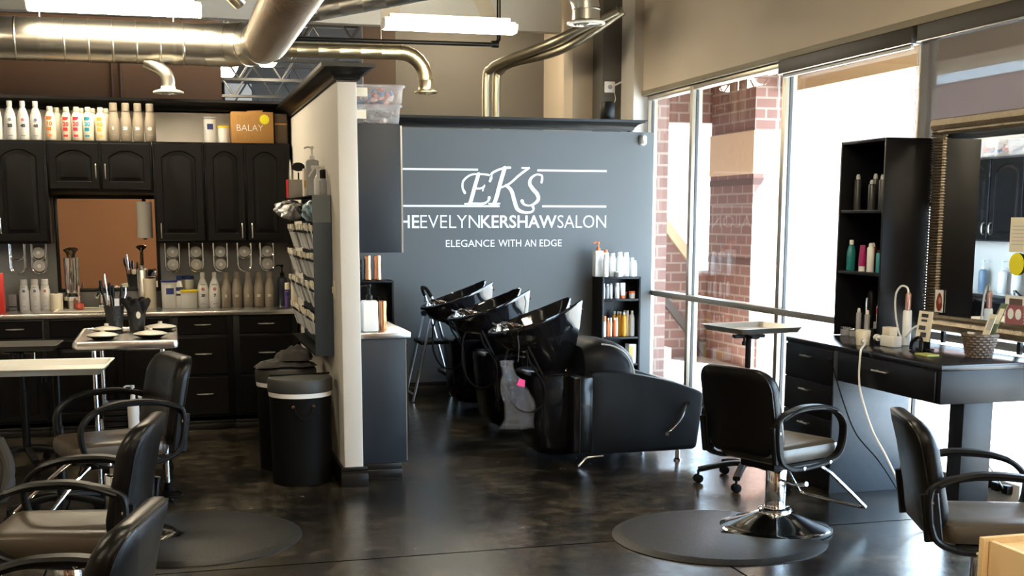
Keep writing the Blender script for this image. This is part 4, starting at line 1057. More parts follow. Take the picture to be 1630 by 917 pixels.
for i, (dx, dy, h, c, r) in enumerate(((-.03,.0,.30,M_plastic,.010),(-.02,.02,.34,M_steel,.007),(.0,-.02,.27,M_plastic,.010),(.02,.01,.26,M_plastic,.008),(.03,.02,.25,M_steel,.006),(-.01,.03,.28,M_plastic,.009))):
    b = thing('tint_brush', ('black tint brush leaning left in the left cup','steel tail comb standing highest in the left cup','black brush at the front of the left cup','short black brush at the right of the left cup','thin steel clip at the right of the left cup','black brush at the back of the left cup')[i], 'brush', (-.338+dx*.9, 8.12+dy*.9, .975))
    m = MB(); m.tube([(0,0,0),(dx*1.2,dy,h*.7)], r*.6, 8); m.build('handle', c, b)
    m = MB(); M0 = Vector((dx*1.2,dy,h*.7)); m.tube([M0, M0+Vector((dx*.3,dy*.3,h*.12)), M0+Vector((dx*.4,dy*.4,h*.28))], [r,r*1.3,r*.8], 8); m.build('head', c, b)
pc = thing('paper_strip', 'folded white paper strip sticking out of the left cup', 'paper', (-.323, 8.09, 1.07)); m = MB(); m.box(-.02,-.004,0,.02,.004,.085,bev=.002); m.build('fold', M_white, pc); m = MB(); m.box(-.018,.005,.01,.018,.008,.08); m.build('inner_fold', M_cream, pc)
c2 = cup_('black cup with an oval badge and a black liner, right of the other cup', -.203, 8.10, 1)
m = MB(); m.lathe([(.022,0),(.022,.002)], (0,0,0), 22, 'y', sx=1.0, sy=.62); ob = m.build('badge', M_cream, c2); ob.location = (.012,-.061,.10)
m = MB()
def linf(u, v):
    a = 2*pi*u; r = .055+.03*v+.016*sin(a*5+v*4)*v; return (r*cos(a), r*sin(a), .10+.11*v+.014*sin(a*7)*v-.05*max(v-.7,0))
m.grid(40, 10, linf); m.build('liner', mat('black_bin_liner', (.008,.008,.009), .28), c2)

# laundry bins by the partition
def laundry(label, x, y, col=M_plastic):
    t = thing('laundry_bin', label, 'bin', (x, y, 0))
    m = MB(); m.lathe([(.178,0),(.185,.006),(.194,.56),(.196,.575)], seg=44); m.build('body', M_rubber, t)
    m = MB(); m.lathe([(.1965,.555),(.199,.575),(.199,.600),(.196,.602)], seg=44, cap0=False, cap1=False); m.build('liner_edge', M_white, t)
    m = MB(); m.lathe([(.2025,.585),(.204,.59),(.203,.655),(.197,.668),(.10,.678),(.001,.680)], seg=44); m.build('lid', mat('bin_lid_%d' % int(y*10), (.030,.029,.026), .55), t)
    m = MB(); m.tube([(-.19,-.01,.683),(.19,.03,.683)], .006, 6); m.build('lid_fold', M_rubber, t)
    for sx in (-.07,.07): m = MB(); m.lathe([(.010,-.004),(.010,.004)], (sx*.9,-.186,.505), 12, 'y'); m.build('rivet', M_chrome, t)
    m = MB(); m.tube(bez([(-.063,-.192,.505),(-.03,-.205,.44),(.02,-.206,.43),(.063,-.192,.505)],5), .004, 6); m.build('rope_handle', M_rubber, t)
    return t
laundry('black laundry bin standing in front, with a white liner edge showing', .775, 7.71)
laundry('black laundry bin behind the other, piled with dark clothes', .735, 8.22)
def cloth(label, loc, sx, sy, h, seed, m=M_greyfab, rz=0):
    t = thing('folded_garment', label, 'clothing', loc, rz); rnd = random.Random(seed); ph = [rnd.uniform(0,6) for _ in range(8)]
    def f(u, v):
        a = 2*pi*u; r = v**.6; e = (abs(cos(a))**5+abs(sin(a))**5)**-.2*(1+.10*sin(3*a+ph[3])+.07*sin(7*a+ph[4]))
        x, y = r*cos(a)*e*sx, r*sin(a)*e*sy
        zz = h*(1-r**6)*(1+.25*sin(2*a+ph[5])) + (.10*h+.003)*(sin(x*70+ph[0]+y*30)+sin(y*90-x*25+ph[1]))*(1-r**4); return (x, y, max(zz, .003))
    m_ = MB(); m_.grid(64, 20, f); m_.build('top_layer', m, t); m_ = MB()
    m_.loft([[(cos(2*pi*k/30)*sx*s*.96, sin(2*pi*k/30)*sy*s*.96, z) for k in range(30)] for s, z in ((.96,0),(1.0,.006),(.94,.014))]); m_.build('under_fold', m, t); return t
cloth('dark grey folded smock on top of the rear laundry bin', (.74, 8.23, .684), .18, .15, .035, 3)
cloth('crumpled dark cape heaped on the folded smock', (.79, 8.22, .722), .12, .11, .065, 5)
cloth('dark sleeve hanging off the left of the rear laundry bin', (.60, 8.12, .684), .07, .05, .03, 9)
gt = thing('hanging_jacket', 'grey jacket hanging at the left edge beside the tray poles', 'clothing', (-.98, 7.0, .12))
def jf(u, v):
    a = 2*pi*u; r = .10+.03*sin(a*3+v*4)+.02*sin(v*9+a*2); k = sin(pi*min(max(v*.9+.1,0),1))**.5; return (r*k*cos(a), .7*r*k*sin(a), .42*v)
m = MB(); m.grid(40, 18, jf); m.build('body', M_greyfab, gt); m = MB(); m.tube(bez([(.06,-.03,.36),(.11,-.06,.22),(.09,-.07,.08)],5), .03, 10); m.build('sleeve', M_greyfab, gt)
# ------------------------------------------------------------------ bottles
def tall_bottle(name, label, loc, h, r, body, cap=None, sh=.72, neck=.32, flat=.85, grp=None, cat='bottle', capr=None, caph=.10, nh=None):
    """shouldered bottle with screw cap; sh = shoulder height as a share of h"""
    t = thing(name, label, cat, loc, 0, grp); ch = h*caph; H = h-ch
    m = MB(); m.lathe([(r*.90,0),(r,.006),(r,H*sh*.95),(r*.97,H*sh),(r*.80,H*(sh+(1-sh)*.42)),(r*neck*1.25,H*(sh+(1-sh)*.82)),(r*neck,H*.965),(r*neck,H)], seg=24, sy=flat); m.build('body', body, t)
    cr = (capr or r*neck*1.15)
    m = MB(); m.lathe([(cr,H*.985),(cr*1.02,H),(cr*.98,h-.003),(cr*.85,h)], seg=18); m.build('cap', cap or body, t)
    return t
def label_num(t, txt, size, z, y, m, dx=0):
    me = text_mesh(txt, size, .002, 'CENTER'); mb = MB(); mb.mesh(me, FACE_NEG_Y(dx, y, z)); return mb.build('number', m, t, fix=False)
def patch(t, name, w, h, z, r, m, flat=.85, dx=0, off=.0012):
    """label wrapped on the curved front of a bottle of radius r"""
    mb = MB(); n = 8; a0 = math.asin(min((w/2)/r, .98)); L = []
    for k in range(n+1):
        a = -a0+2*a0*k/n; L.append(((r+off)*sin(a)+dx, -(r+off)*cos(a)*flat))
    for (x0,y0),(x1,y1) in zip(L, L[1:]): mb.quad([(x0,y0,z-h/2),(x1,y1,z-h/2),(x1,y1,z+h/2),(x0,y0,z+h/2)])
    return mb.build(name, m, t, fix=False)
def dot(t, r0, z, y, m, dx=0):
    mb = MB(); mb.quad([(dx+r0*cos(2*pi*k/18), y, z+r0*sin(2*pi*k/18)) for k in range(18)]); return mb.build('emblem', m, t, fix=False)
def lines(t, z, y, w, m=M_lblgrey, n=2, dz=.008, dx=0):
    mb = MB()
    for k in range(n): mb.quad([(dx-w/2,y,z-k*dz-.0012),(dx+w/2,y,z-k*dz-.0012),(dx+w/2,y,z-k*dz+.0012),(dx-w/2,y,z-k*dz+.0012)])
    return mb.build('print', m, t, fix=False)
TOPZ = 2.2505
# four tall white bottles with coloured emblem (leftmost cut by the frame)
for i, (x, num, dm, lab) in enumerate(((-1.215,'20',M_greydot,'white developer bottle cut by the left edge on the wall cabinets'),(-1.115,'20',M_greydot,'white developer bottle marked 20 with a grey emblem on the wall cabinets'),(-1.022,'40',M_pinkdot,'white developer bottle marked 40 with a pink emblem on the wall cabinets'),(-.930,'40',M_bluedot,'white developer bottle marked 40 with a violet emblem on the wall cabinets'))):
    t = tall_bottle('developer_bottle', lab, (x, 10.22, TOPZ), .292, .043, M_white, M_white, .66, .40, .8, 'white bottles on the wall cabinets', caph=.13)
    dot(t, .0125, .150, -.0365, dm); label_num(t, num, .033, .095, -.0365, M_ink); lines(t, .20, -.0366, .042, M_lblgrey, 2); lines(t, .032, -.0366, .036, M_ink, 1)
# short cream bottles with colour blocks
for i, (x, num, cm, lab, dy) in enumerate(((-.825,'10',M_orangeL,'cream bottle with orange blocks marked 10',0),(-.785,None,None,'plain cream bottle half hidden behind the orange 10 bottle',.10),(-.708,'20',M_red,'cream bottle with red blocks marked 20, left one of the two',.03),(-.632,'20',M_crimson,'cream bottle with crimson blocks marked 20, right one of the two',0),(-.602,None,None,'plain cream bottle half hidden behind the crimson 20 bottle',.10),(-.548,'30',M_teal,'cream bottle with teal blocks marked 30',0),(-.518,None,None,'plain cream bottle half hidden behind the teal 30 bottle',.10),(-.456,'40',M_amber,'cream bottle with amber blocks marked 40',0),(-.418,None,None,'plain cream bottle half hidden behind the amber 40 bottle',.09))):
    t = tall_bottle('peroxide_bottle', lab, (x, 10.20+dy, TOPZ), .255, .041, M_warmwhite, M_warmwhite, .74, .46, .85, 'cream bottles on the wall cabinets', caph=.12)
    if num:
        for w, h, z in ((.040,.026,.166),(.040,.026,.085),(.038,.016,.036)): patch(t, 'colour_block', w, h, z, .041, cm, dx=-.006)
        label_num(t, num, .042, .110, -.0365, cm, -.006)
for i, (x, num) in enumerate(((-.358,'3'),(-.267,'20'),(-.177,'30'),(-.086,'40'))):
    t = tall_bottle('taupe_bottle', 'taupe bottle marked %s on the wall cabinets' % num, (x, 10.20, TOPZ), .292, .041, M_taupe, M_taupe, .70, .62, .9, 'taupe bottles on the wall cabinets', caph=.20)
    label_num(t, num, .030, .088, -.0385, M_white, -.006); lines(t, .05, -.0386, .04, M_lblgrey, 1)
def tub(name, label, loc, r, h, body, lid, lidh=.016, grp=None, lbl=None):
    t = thing(name, label, 'tub', loc, 0, grp)
    m = MB(); m.lathe([(r*.95,0),(r*.97,.004),(r,h-lidh)], seg=28); m.build('body', body, t)
    m = MB(); m.lathe([(r*1.05,h-lidh),(r*1.06,h-lidh*.8),(r*1.06,h-.003),(r*1.0,h)], seg=28); m.build('lid', lid, t)
    if lbl: patch(t, 'label_patch', r*.9, h*.22, h*.62, r, lbl, 1.0)
    return t
tub('powder_tub', 'white tub with a blue label and clear lid on the wall cabinets', (.370, 10.22, TOPZ), .050, .200, M_white, M_greyb, lbl=M_navy)
tub('powder_tub', 'small white tub with a yellow lid on the wall cabinets', (.475, 10.22, TOPZ), .043, .135, M_white, M_yellow)
# cardboard boxes
cbx = thing('cardboard_box', 'brown printed cardboard box with a yellow round sticker on the wall cabinets', 'box', (.70, 10.27, 2.2505))
m = MB(); m.box(-.165,-.11,0,.165,.11,.245,bev=.003); m.build('carton', M_card, cbx)
m = MB(); m.prism([(-.05,.0),(.06,.0),(.07,.018),(-.06,.010)], 'y', -.06, -.055); o = m.build('flap', M_card, cbx); o.location = (.02,0,.245)
m = MB(); m.quad([(.095+.038*cos(2*pi*k/28), -.1108, .187+.038*sin(2*pi*k/28)) for k in range(28)]); m.build('sticker', basic('sticker_yellow', (.85,.78,.02)), cbx, fix=False)
for tx, z, mm, b in (('THE', .165, basic('faded_print', (.33,.16,.04)), -.001), ('BALAY', .095, M_signwhite, -.001), ('BOX', .022, MATS['faded_print'], -.001)):
    me = text_mesh(tx, .072, b, 'LEFT'); mb = MB(); mb.mesh(me, FACE_NEG_Y(-.13, -.1108, z)); mb.build('print', mm, cbx, fix=False)
dbx = thing('cardboard_box', 'dark printed box tucked behind the brown cardboard box', 'box', (.925, 10.31, 2.2505))
m = MB(); m.box(-.05,-.13,0,.05,.10,.235,bev=.003); m.build('carton', M_darkcard, dbx); m = MB(); m.box(-.05,-.132,.15,.05,-.13,.16); m.build('seam', M_card, dbx)

# ------------------------------------------------------------------ worktop row
WZ = .9415
for x, dm, l in ((-1.098,M_bluedot,'white bottle with a dark blue emblem, left of the three under the rack'),(-1.018,M_bluedot,'white bottle with a pale blue emblem, middle of the three under the rack'),(-.942,M_pinkdot,'white bottle with a red-brown emblem, right of the three under the rack')):
    t = tall_bottle('shampoo_bottle', l, (x, 10.30, WZ), .242, .038, M_white, M_white, .74, .62, .8, 'three white bottles on the worktop', caph=.16); dot(t, .011, .150, -.0310, dm); lines(t, .18, -.0311, .028, M_ink, 1); lines(t, .11, -.0311, .028, M_lblgrey, 3, .012); lines(t, .03, -.0311, .022, M_ink, 1)
rd = thing('red_folder', 'bright red folder standing at the left edge of the worktop', 'folder', (-1.275, 10.05, WZ)); m = MB(); m.box(-.05,-.02,0,.06,.03,.30,bev=.002); m.build('cover', basic('folder_red', (.72,.035,.02)), rd); m = MB(); m.box(-.045,-.016,.004,.058,.026,.302); m.build('pages', M_cream, rd)
bk = thing('small_box', 'small pinkish grey carton standing left of the three white bottles', 'box', (-1.19, 10.36, WZ)); m = MB(); m.box(-.03,-.03,0,.03,.03,.12,bev=.002); m.build('carton', basic('mauve', (.40,.34,.33)), bk); m = MB(); m.box(-.030,-.0315,.02,.03,-.03,.03); m.build('stripe', M_ink, bk)
def roll(name, label, loc, r, h, m1, cat='roll'):
    t = thing(name, label, cat, loc); m = MB(); m.lathe([(r,0),(r*1.01,.004),(r*1.01,h-.004),(r,h),(r*.3,h),(r*.3,h-.03)], seg=28, cap1=True); m.build('sheet_roll', m1, t); m = MB(); m.lathe([(r*.29,h-.028),(r*.29,h+.002),(r*.24,h+.002),(r*.24,h-.028)], seg=18); m.build('core', M_card, t); return t
roll('paper_roll', 'short cream paper roll on the worktop left of the sink', (-.86, 10.28, WZ), .048, .125, M_cream)
roll('wax_roll', 'tall cream paper roll on the worktop right of the mirror', (-.145, 10.26, WZ), .047, .235, mat('cream_paper', (.60,.53,.41), .7))
# pump dispensers
for x, l, k in ((-.745, 'tall chrome canister vase at the left of the sink mirror', 1), (-.200, 'amber-reflecting chrome pump canister at the right of the sink mirror', 0)):
    t = thing('chrome_canister', l, 'canister', (x, 10.34, WZ))
    if k:
        m = MB(); m.lathe([(.07,.07),(.075,.10),(.05,.125),(.045,.13)], seg=28); m.lathe([(.045,.12),(.047,.13),(.052,.40),(.052,.405),(.02,.41)], (0,0,0), 28); m.build('body', M_chrome, t)
        m = MB(); m.lathe([(.024,.41),(.03,.44),(.05,.465),(.05,.472),(.03,.482),(.002,.484)], seg=24); m.build('top_knob', mat('dark_bronze', (.12,.09,.06), .2, 1.0), t)
        m = MB(); m.lathe([(.045,0),(.045,.069)], seg=24); m.build('foot', M_nickel, t)
    else:
        m = MB(); m.lathe([(.04,0),(.04,.30),(.038,.305),(.016,.31),(.016,.34)], seg=24); m.build('body', M_nickel, t)
        m = MB(); m.lathe([(.012,.34),(.012,.455),(.02,.465),(.042,.485),(.042,.490),(.02,.500)], seg=20); m.build('plunger', mat('dark_bronze2', (.10,.075,.05), .2, 1.0), t)
rj = thing('glass_jar', 'small red glass jar with a thin stem at the back of the sink', 'jar', (-.685, 10.22, .9422)); m = MB(); m.lathe([(.022,0),(.036,.008),(.037,.038),(.030,.052),(.010,.058)], seg=20); m.build('jar', mat('red_glass', (.50,.08,.05), .12, alpha=.75), rj); m = MB(); m.lathe([(.009,.058),(.006,.13),(.010,.19)], seg=10); m.build('stem', mat('pink_clear', (.75,.50,.45), .2, alpha=.7), rj)
gl = thing('glass_cup', 'clear glass tumbler on the worktop beside the tap', 'glass', (-.455, 10.30, WZ)); m = MB(); m.lathe([(.036,0),(.038,.004),(.044,.11),(.041,.11),(.034,.008),(.001,.006)], seg=24); m.build('glass', M_clear, gl); m = MB(); m.lathe([(.034,.0065),(.036,.04)], seg=20); m.build('water', M_clear, gl)
# towel roll on the mirror
pt = thing('paper_towel', 'white paper towel roll hung at the top right of the sink mirror', 'paper towel', (-.165, 10.36, 1.50)); m = MB(); m.lathe([(.058,0),(.060,.004),(.060,.286),(.058,.290)], seg=28); m.build('towel_roll', mat('towel_paper', (.90,.86,.78), .8), pt); m = MB(); m.lathe([(.014,-.012),(.014,.31)], seg=12); m.box(-.012,0,.295,.012,.09,.31); m.build('holder', M_plastic, pt)
# right half of the worktop row
tub('bleach_tub', 'white tub with a navy lid and blue label at the left of the worktop row', (.010, 10.22, WZ), .066, .225, M_white, M_navy, .016, lbl=M_navy)
t = tall_bottle('lotion_bottle', 'white bottle with a navy cap beside the navy-lidded tub', (.082, 10.20, WZ), .262, .036, M_white, M_navy, .66, .5, .9, capr=.020, caph=.14); patch(t, 'label_band', .06, .03, .155, .036, M_navy, .9); patch(t, 'label_patch', .05, .015, .11, .036, M_ink, .9)
tub('mask_tub', 'white tub with a navy lid half hidden behind the yellow-lidded tub', (.150, 10.32, WZ+.0), .050, .255, M_white, M_navy, .030)
tub('mask_tub', 'wide white tub with a yellow lid in the worktop row', (.155, 10.19, WZ), .068, .148, M_white, M_yellow, .02)
for x, num, l in ((.268,'20','white bottle with a pink emblem next to the yellow-lidded tub'),(.360,'7','white bottle with a pink emblem next to the taupe worktop bottles')):
    t = tall_bottle('developer_bottle', l, (x, 10.22, WZ), .285, .045, M_white, M_white, .60, .34, .8, caph=.12); dot(t, .014, .150, -.0365, M_pinkdot); label_num(t, num, .03, .09, -.0365, M_ink); lines(t, .19, -.0366, .04, M_ink, 2, .006); lines(t, .032, -.0366, .035, M_ink, 1)
for x, num, l in ((.452,'5','taupe bottle marked 5, leftmost of the taupe worktop bottles'),(.536,'10','taupe bottle marked 10, second of the taupe worktop bottles'),(.628,'3','taupe bottle marked 3, middle of the taupe worktop bottles'),(.712,'20','taupe bottle marked 20, fourth of the taupe worktop bottles'),(.798,'30','taupe bottle marked 30, last of the taupe worktop bottles')):
    t = tall_bottle('taupe_bottle', l, (x, 10.22, WZ), .285, .041, M_taupe, M_taupe, .62, .50, .9, 'taupe bottles on the worktop', caph=.16); label_num(t, num, .028, .083, -.0385, M_warmwhite, -.004); lines(t, .045, -.0386, .04, basic('rust', (.30,.13,.08)), 1)
def pump_bottle(name, label, loc, r, h, body, pump, square=False, grp=None, rz=0, ph=.075):
    t = thing(name, label, 'bottle', loc, rz, grp); m = MB()
    if square: m.loft([[(u, v, z) for u, v in rrect(2*r-2*i, 2*r-2*i, r*.25, 4)()] for i, z in ((.004,0),(0,.005),(0,h-.012),(.006,h-.003),(r*.5,h))])
    else: m.lathe([(r*.93,0),(r,.005),(r,h*.86),(r*.9,h*.94),(r*.45,h)], seg=24)
    m.build('body', body, t)
    m = MB(); m.lathe([(r*.42,h-.001),(r*.42,h+ph*.28),(r*.2,h+ph*.35),(r*.14,h+ph*.4),(r*.14,h+ph*.8)], seg=14); m.tube(bez([(.012,0,h+ph*.86),(0,0,h+ph*.9),(-.03,0,h+ph*.95),(-.05,0,h+ph*.85)],4), .006, 8); m.lathe([(.010,h+ph*.78),(.013,h+ph*.84),(.012,h+ph)], seg=12); m.build('pump', pump, t); return t
pump_bottle('pump_bottle', 'navy blue pump bottle at the right end of the worktop', (.905, 10.22, WZ), .042, .245, mat('deep_navy', (.015,.018,.035), .3), M_plastic, ph=.095)
t = tall_bottle('spray_bottle', 'blue and purple bottle with a cream cap near the swatch rack', (.928, 10.06, WZ), .20, .022, M_purple, M_cream, .85, .75, 1.0, capr=.019, caph=.26); patch(t, 'label_band', .03, .03, .11, .022, M_navy, 1.0)
t = thing('tube', 'cream tube standing on its cap beside the blue and purple bottle', 'tube', (.978, 9.99, WZ)); m = MB(); m.loft([[(x_, y_, z) for x_, y_ in rrect(.052, d, .012, 3)()] for d, z in ((.034,.035),(.036,.04),(.03,.12),(.012,.185),(.006,.20))]); m.build('tube_body', M_cream, t); m = MB(); m.lathe([(.020,0),(.021,.034)], seg=16); m.build('cap', M_cream, t)

# chrome towel-roll hoops hung below the wall cabinets
def hoop(label, x, rolls):
    t = thing('wire_rack', label, 'rack', (x, 10.30, 1.462), 0, 'chrome hoops under the wall cabinets')
    w = .054
    for yy in (0, .10):
        m = MB(); pts = [(-w,yy,0),(-w,yy,-.18)] + [(-w*cos(radians(a)), yy, -.18-w*sin(radians(a))) for a in range(15,180,15)] + [(w,yy,-.18),(w,yy,0)]
        m.tube(pts, .0045, 8); m.build('hoop', M_chrome, t)
        m = MB(); m.tube([(-w*cos(radians(a)), yy, -.075-w*sin(radians(a))) for a in range(0,181,15)], .004, 8); m.build('cross_loop', M_chrome, t)
    m = MB(); m.tube([(-w,0,-.006),(-w,.10,-.006)], .004, 6); m.tube([(w,0,-.006),(w,.10,-.006)], .004, 6); m.build('tie_bar', M_chrome, t)
    for k in rolls:
        z = 1.462-(.072 if k == 0 else .176)
        r = thing('foil_roll', 'round paper roll in the %s of the %s' % (('upper loop','lower loop')[k], label), 'roll', (x, 10.295, z))
        m = MB(); m.lathe([(.044,.0),(.046,.006),(.046,.12)], (0,0,0), 26, 'y'); m.build('roll_end', mat('roll_paper', (.55,.53,.49), .6) if 'roll_paper' not in MATS else MATS['roll_paper'], r)
        m = MB(); m.lathe([(.014,-.006),(.015,.001)], (0,0,0), 16, 'y'); m.build('core', M_signwhite, r)
for x, l, rl in ((.042,'first chrome hoop right of sink mirror',(0,1)),(.227,'second chrome hoop right of sink mirror',(0,1)),(.420,'third chrome hoop right of sink mirror',(0,1)),(.612,'half-empty chrome hoop right of sink mirror',(0,)),(.795,'last chrome hoop near the partition',(0,1)),(-.975,'chrome hoop left of sink mirror',(0,1)),(-1.135,'empty chrome hoop at the left edge',())): hoop(l, x, rl)

# ------------------------------------------------------------------ swatch rack on the partition's left face
rk = thing('swatch_rack', 'tall slate-blue rack of five tiers hung on the left face of the partition', 'rack', (1.008, 7.80, 0))
m = MB(); m.box(-.118,0,.785,-.002,.016,1.80,bev=.002); m.build('end_panel', mat('rack_blue', (.045,.062,.085), .5, noise=(12,.15,4)), rk)
m = MB(); m.box(-.016,.016,.785,-.002,1.62,1.80); m.build('back_panel', MATS['rack_blue'], rk)
m = MB(); m.box(-.119,-.002,1.63,-.004,0,1.80); m.build('top_plate', mat('rack_grey', (.14,.155,.17), .5), rk)
TZ = (1.635, 1.455, 1.265, 1.07, .86)
for z in TZ:
    m = MB(); m.box(-.118,.016,z-.075,-.016,1.62,z-.070); m.box(-.120,.016,z-.075,-.118,1.62,z-.060); m.build('tier', M_rubber, rk)
m = MB(); m.box(-.12,.016,1.795,-.004,1.62,1.80); m.build('top_shelf', M_rubber, rk)
# the packets: one built, then copied along every tier
pk = thing('colour_swatch', 'clear packet of hair colour with a cream tab in a tier of the slate-blue rack', 'swatch', (0,0,0), 0, 'packets in the slate-blue rack')
m = MB(); m.loft([[(-.030+d, y, z) for y, z in ((-.030,-.085),(.030,-.085),(.034,.070),(-.034,.070))] for d in (0,.016)]); 
for v in m.bm.verts: v.co.x += -.25*v.co.z
m.build('packet', mat('packet_film', (.50,.50,.51), .3), pk)
m = MB(); m.box(-.056,-.026,.050,-.046,.026,.084); m.build('tab', M_cream, pk)
m = MB()
for k in range(4): m.tube([(-.010, -.020+.013*k, -.080), (-.050, -.020+.013*k, .05)], .0032, 5)
m.build('strand', M_signwhite, pk)
first = True; rnd = random.Random(4)
for ti, z in enumerate((1.535, 1.35, 1.165, .965)):
    for k in range(19):
        if rnd.random() < .12: continue
        loc = (.940+rnd.uniform(-.008,.006), 7.86+k*.082+rnd.uniform(-.012,.012), z+rnd.uniform(-.008,.008))
        if first: pk.location = loc; first = False
        else: dup(pk, loc, rnd.uniform(-.15,.15))
# bags of clips bulging from the top tier
def pillow_bag(label, loc, a, b, c, m1, seed, rz=0):
    t = thing('product_bag', label, 'bag', loc, rz); rnd = random.Random(seed); p = [rnd.uniform(0,6) for _ in range(6)]
    def f(u, v):
        s_ = sin(pi*v)**.45; w = 2*pi*u; k = 1+.16*sin(5*w+p[0]+v*6)+.10*sin(9*w-v*11+p[1])+.07*sin(14*w+v*17+p[2])
        return (a*cos(w)*s_*k, b*sin(w)*s_*k, c*(v-.5)*2*(1+.2*sin(3*w+p[3]))+.02*sin(4*w+p[4])*s_)
    m = MB(); m.grid(56, 22, f, smooth=False); m.build('film', m1, t)
    m = MB(); m.box(-a*.4,-b*.7,c*.80,a*.2,b*.5,c*1.02); m.build('header_card', M_cream if seed % 2 else M_ink, t); return t
pillow_bag('silvery bag of foil pulled out at the top tier of the rack', (.90, 8.9, 1.70), .10, .15, .055, mat('foil_film', (.50,.50,.51), .3, .15), 1)
pillow_bag('pale blue plastic bag on the top tier nearest the viewer', (.925, 8.05, 1.70), .07, .13, .06, mat('blue_film', (.42,.58,.66), .2), 2)
pillow_bag('grey plastic bag bulging from the far end of the top tier', (.88, 9.3, 1.73), .09, .12, .05, mat('grey_film', (.30,.30,.31), .25), 3)
# tools and bottles standing on the rack
RZ = 1.801
pump_bottle('pump_bottle', 'square grey pump bottle tallest on top of the swatch rack', (.943, 8.22, RZ), .040, .235, M_greyb, M_white, True, ph=.085)
def trigger(label, loc, r, h, body, head):
    t = thing('spray_bottle', label, 'bottle', loc); m = MB(); m.lathe([(r*.95,0),(r,.005),(r,h*.7),(r*.8,h*.85),(r*.4,h)], seg=20); m.build('body', body, t)
    m = MB(); m.lathe([(r*.42,h-.001),(r*.42,h+.02)], seg=12); m.bar([(.03,0,h+.045),(-.045,0,h+.045)], .022, .022, (0,1,0)); m.bar([(0,0,h+.01),(0,0,h+.045)], .022, .024, (0,1,0)); m.bar(bez([(-.025,0,h+.04),(-.04,0,h+.02),(-.062,0,h-.015)],4), .014, .008, (0,1,0)); m.build('trigger_head', head, t); return t
trigger('white trigger spray bottle on top of the swatch rack', (.962, 8.05, RZ), .030, .135, M_white, M_white)
t = tall_bottle('serum_bottle', 'small grey bottle with a black dropper cap on the front of the swatch rack', (.972, 7.90, RZ), .160, .024, M_greyb, M_plastic, .88, .7, 1.0, caph=.34)
hc = thing('file_holder', 'grey holder with a red edge on top of the swatch rack', 'holder', (.905, 9.0, RZ)); m = MB(); m.box(-.05,-.05,0,.05,.05,.13,bev=.004); m.build('box', basic('taupe_grey', (.30,.28,.25)), hc); m = MB(); m.box(-.056,-.052,.0,-.05,.052,.13); m.build('red_edge', M_red, hc)
for i, (dx, l, hgt, mm) in enumerate(((-.03,'pointed grey shears standing in the holder on the rack',.25,M_steel),(.028,'dark round hand mirror standing in the holder on the rack',.20,M_plastic))):
    t = thing('salon_tool', l, 'tool', (.905+dx, 9.0, RZ+.02)); m = MB(); m.lathe([(.006,0),(.016,.1),(.014,.14),(.003,hgt)], seg=10) if i == 0 else m.lathe([(.030,-.004),(.032,0),(.030,.004)], (0,0,hgt), 20, 'y', sy=1.5); m.build('blade' if i == 0 else 'disc', mm, t); m = MB(); m.tube([(0,0,0),(0,0,hgt*.8)], .006, 8); m.build('handle', M_plastic, t)
bx_ = thing('carton', 'tall cream carton between the holder and the square pump bottle', 'box', (.945, 8.55, RZ)); m = MB(); m.box(-.026,-.05,0,.026,.05,.19,bev=.002); m.build('carton', M_cream, bx_); m = MB(); m.box(-.0265,-.051,.06,.0265,-.05,.11); m.build('print_band', M_amber, bx_)

# ------------------------------------------------------------------ trolley's lower shelf
pump_bottle('pump_bottle', 'white pump bottle on the lower shelf of the steel trolley', (-.235, 7.62, .353), .034, .225, M_white, M_white, ph=.085)
trigger('white trigger bottle beside the pump bottle on the trolley shelf', (-.16, 7.64, .353), .030, .195, M_white, M_white)
trigger('second white trigger bottle behind the first on the trolley shelf', (-.10, 7.72, .353), .030, .195, M_greyb, M_white)
fs = thing('foil_box', 'stack of dark flat trays on the lower shelf of the trolley', 'tray', (-.33, 7.9, .353))
for k in range(5): m = MB(); m.box(-.09,-.12,k*.035,.09,.12,k*.035+.028,bev=.004); m.build('tray', M_plastic, fs)

# ------------------------------------------------------------------ wash counter by the partition
pump_bottle('pump_bottle', 'big square white pump bottle at the end of the wash counter', (1.235, 7.78, .939), .05, .20, M_white, M_plastic, True, ph=.10)
def tumbler(label, loc, r=.036, h=.225):
    t = thing('copper_bottle', label, 'bottle', loc); m = MB(); m.lathe([(r*.85,0),(r,.006),(r*.95,h*.4),(r*.88,h*.6),(r,h*.9),(r*.95,h-.004),(r*.8,h)], seg=24); m.build('body', M_copper, t); m = MB(); m.lathe([(r*.86,.001),(r*.86,.014)], seg=20); m.build('base_band', M_plastic, t); return t
tumbler('left copper bottle on top of the left bookcase', (1.757, 11.12, 1.101)); tumbler('right copper bottle on top of the left bookcase', (1.848, 11.12, 1.101))
tumbler('copper bottle on the wash counter right of the white pump bottle', (1.335, 7.86, .939), .026, .19)
tumbler('copper bottle on the wash counter tucked behind the white pump bottle', (1.300, 8.00, .939), .024, .165)
cl = thing('tool_caddy', 'chrome and black styling irons standing on the left bookcase top', 'caddy', (1.665, 11.14, 1.101)); m = MB(); m.lathe([(.04,0),(.042,.19),(.036,.195)], seg=20); m.build('holder', M_plastic, cl)
for k in range(3): m = MB(); m.tube([(.01*k-.01,-.03,.05+.05*k),(.02,-.045,.09+.05*k)], .016, 10); m.build('iron', M_chrome, cl)
for x, h, l, mm in ((1.84,.22,'tall dark bottle inside the left bookcase',M_plastic),(1.755,.19,'coppery dark bottle inside the left bookcase',mat('dark_copper',(.20,.08,.04),.35,.6)),(1.90,.10,'short copper jar inside the left bookcase',M_copper)):
    tall_bottle('dark_bottle', l, (x, 11.10, .7305), h, .028, mm, mm, .8, .5, 1.0)
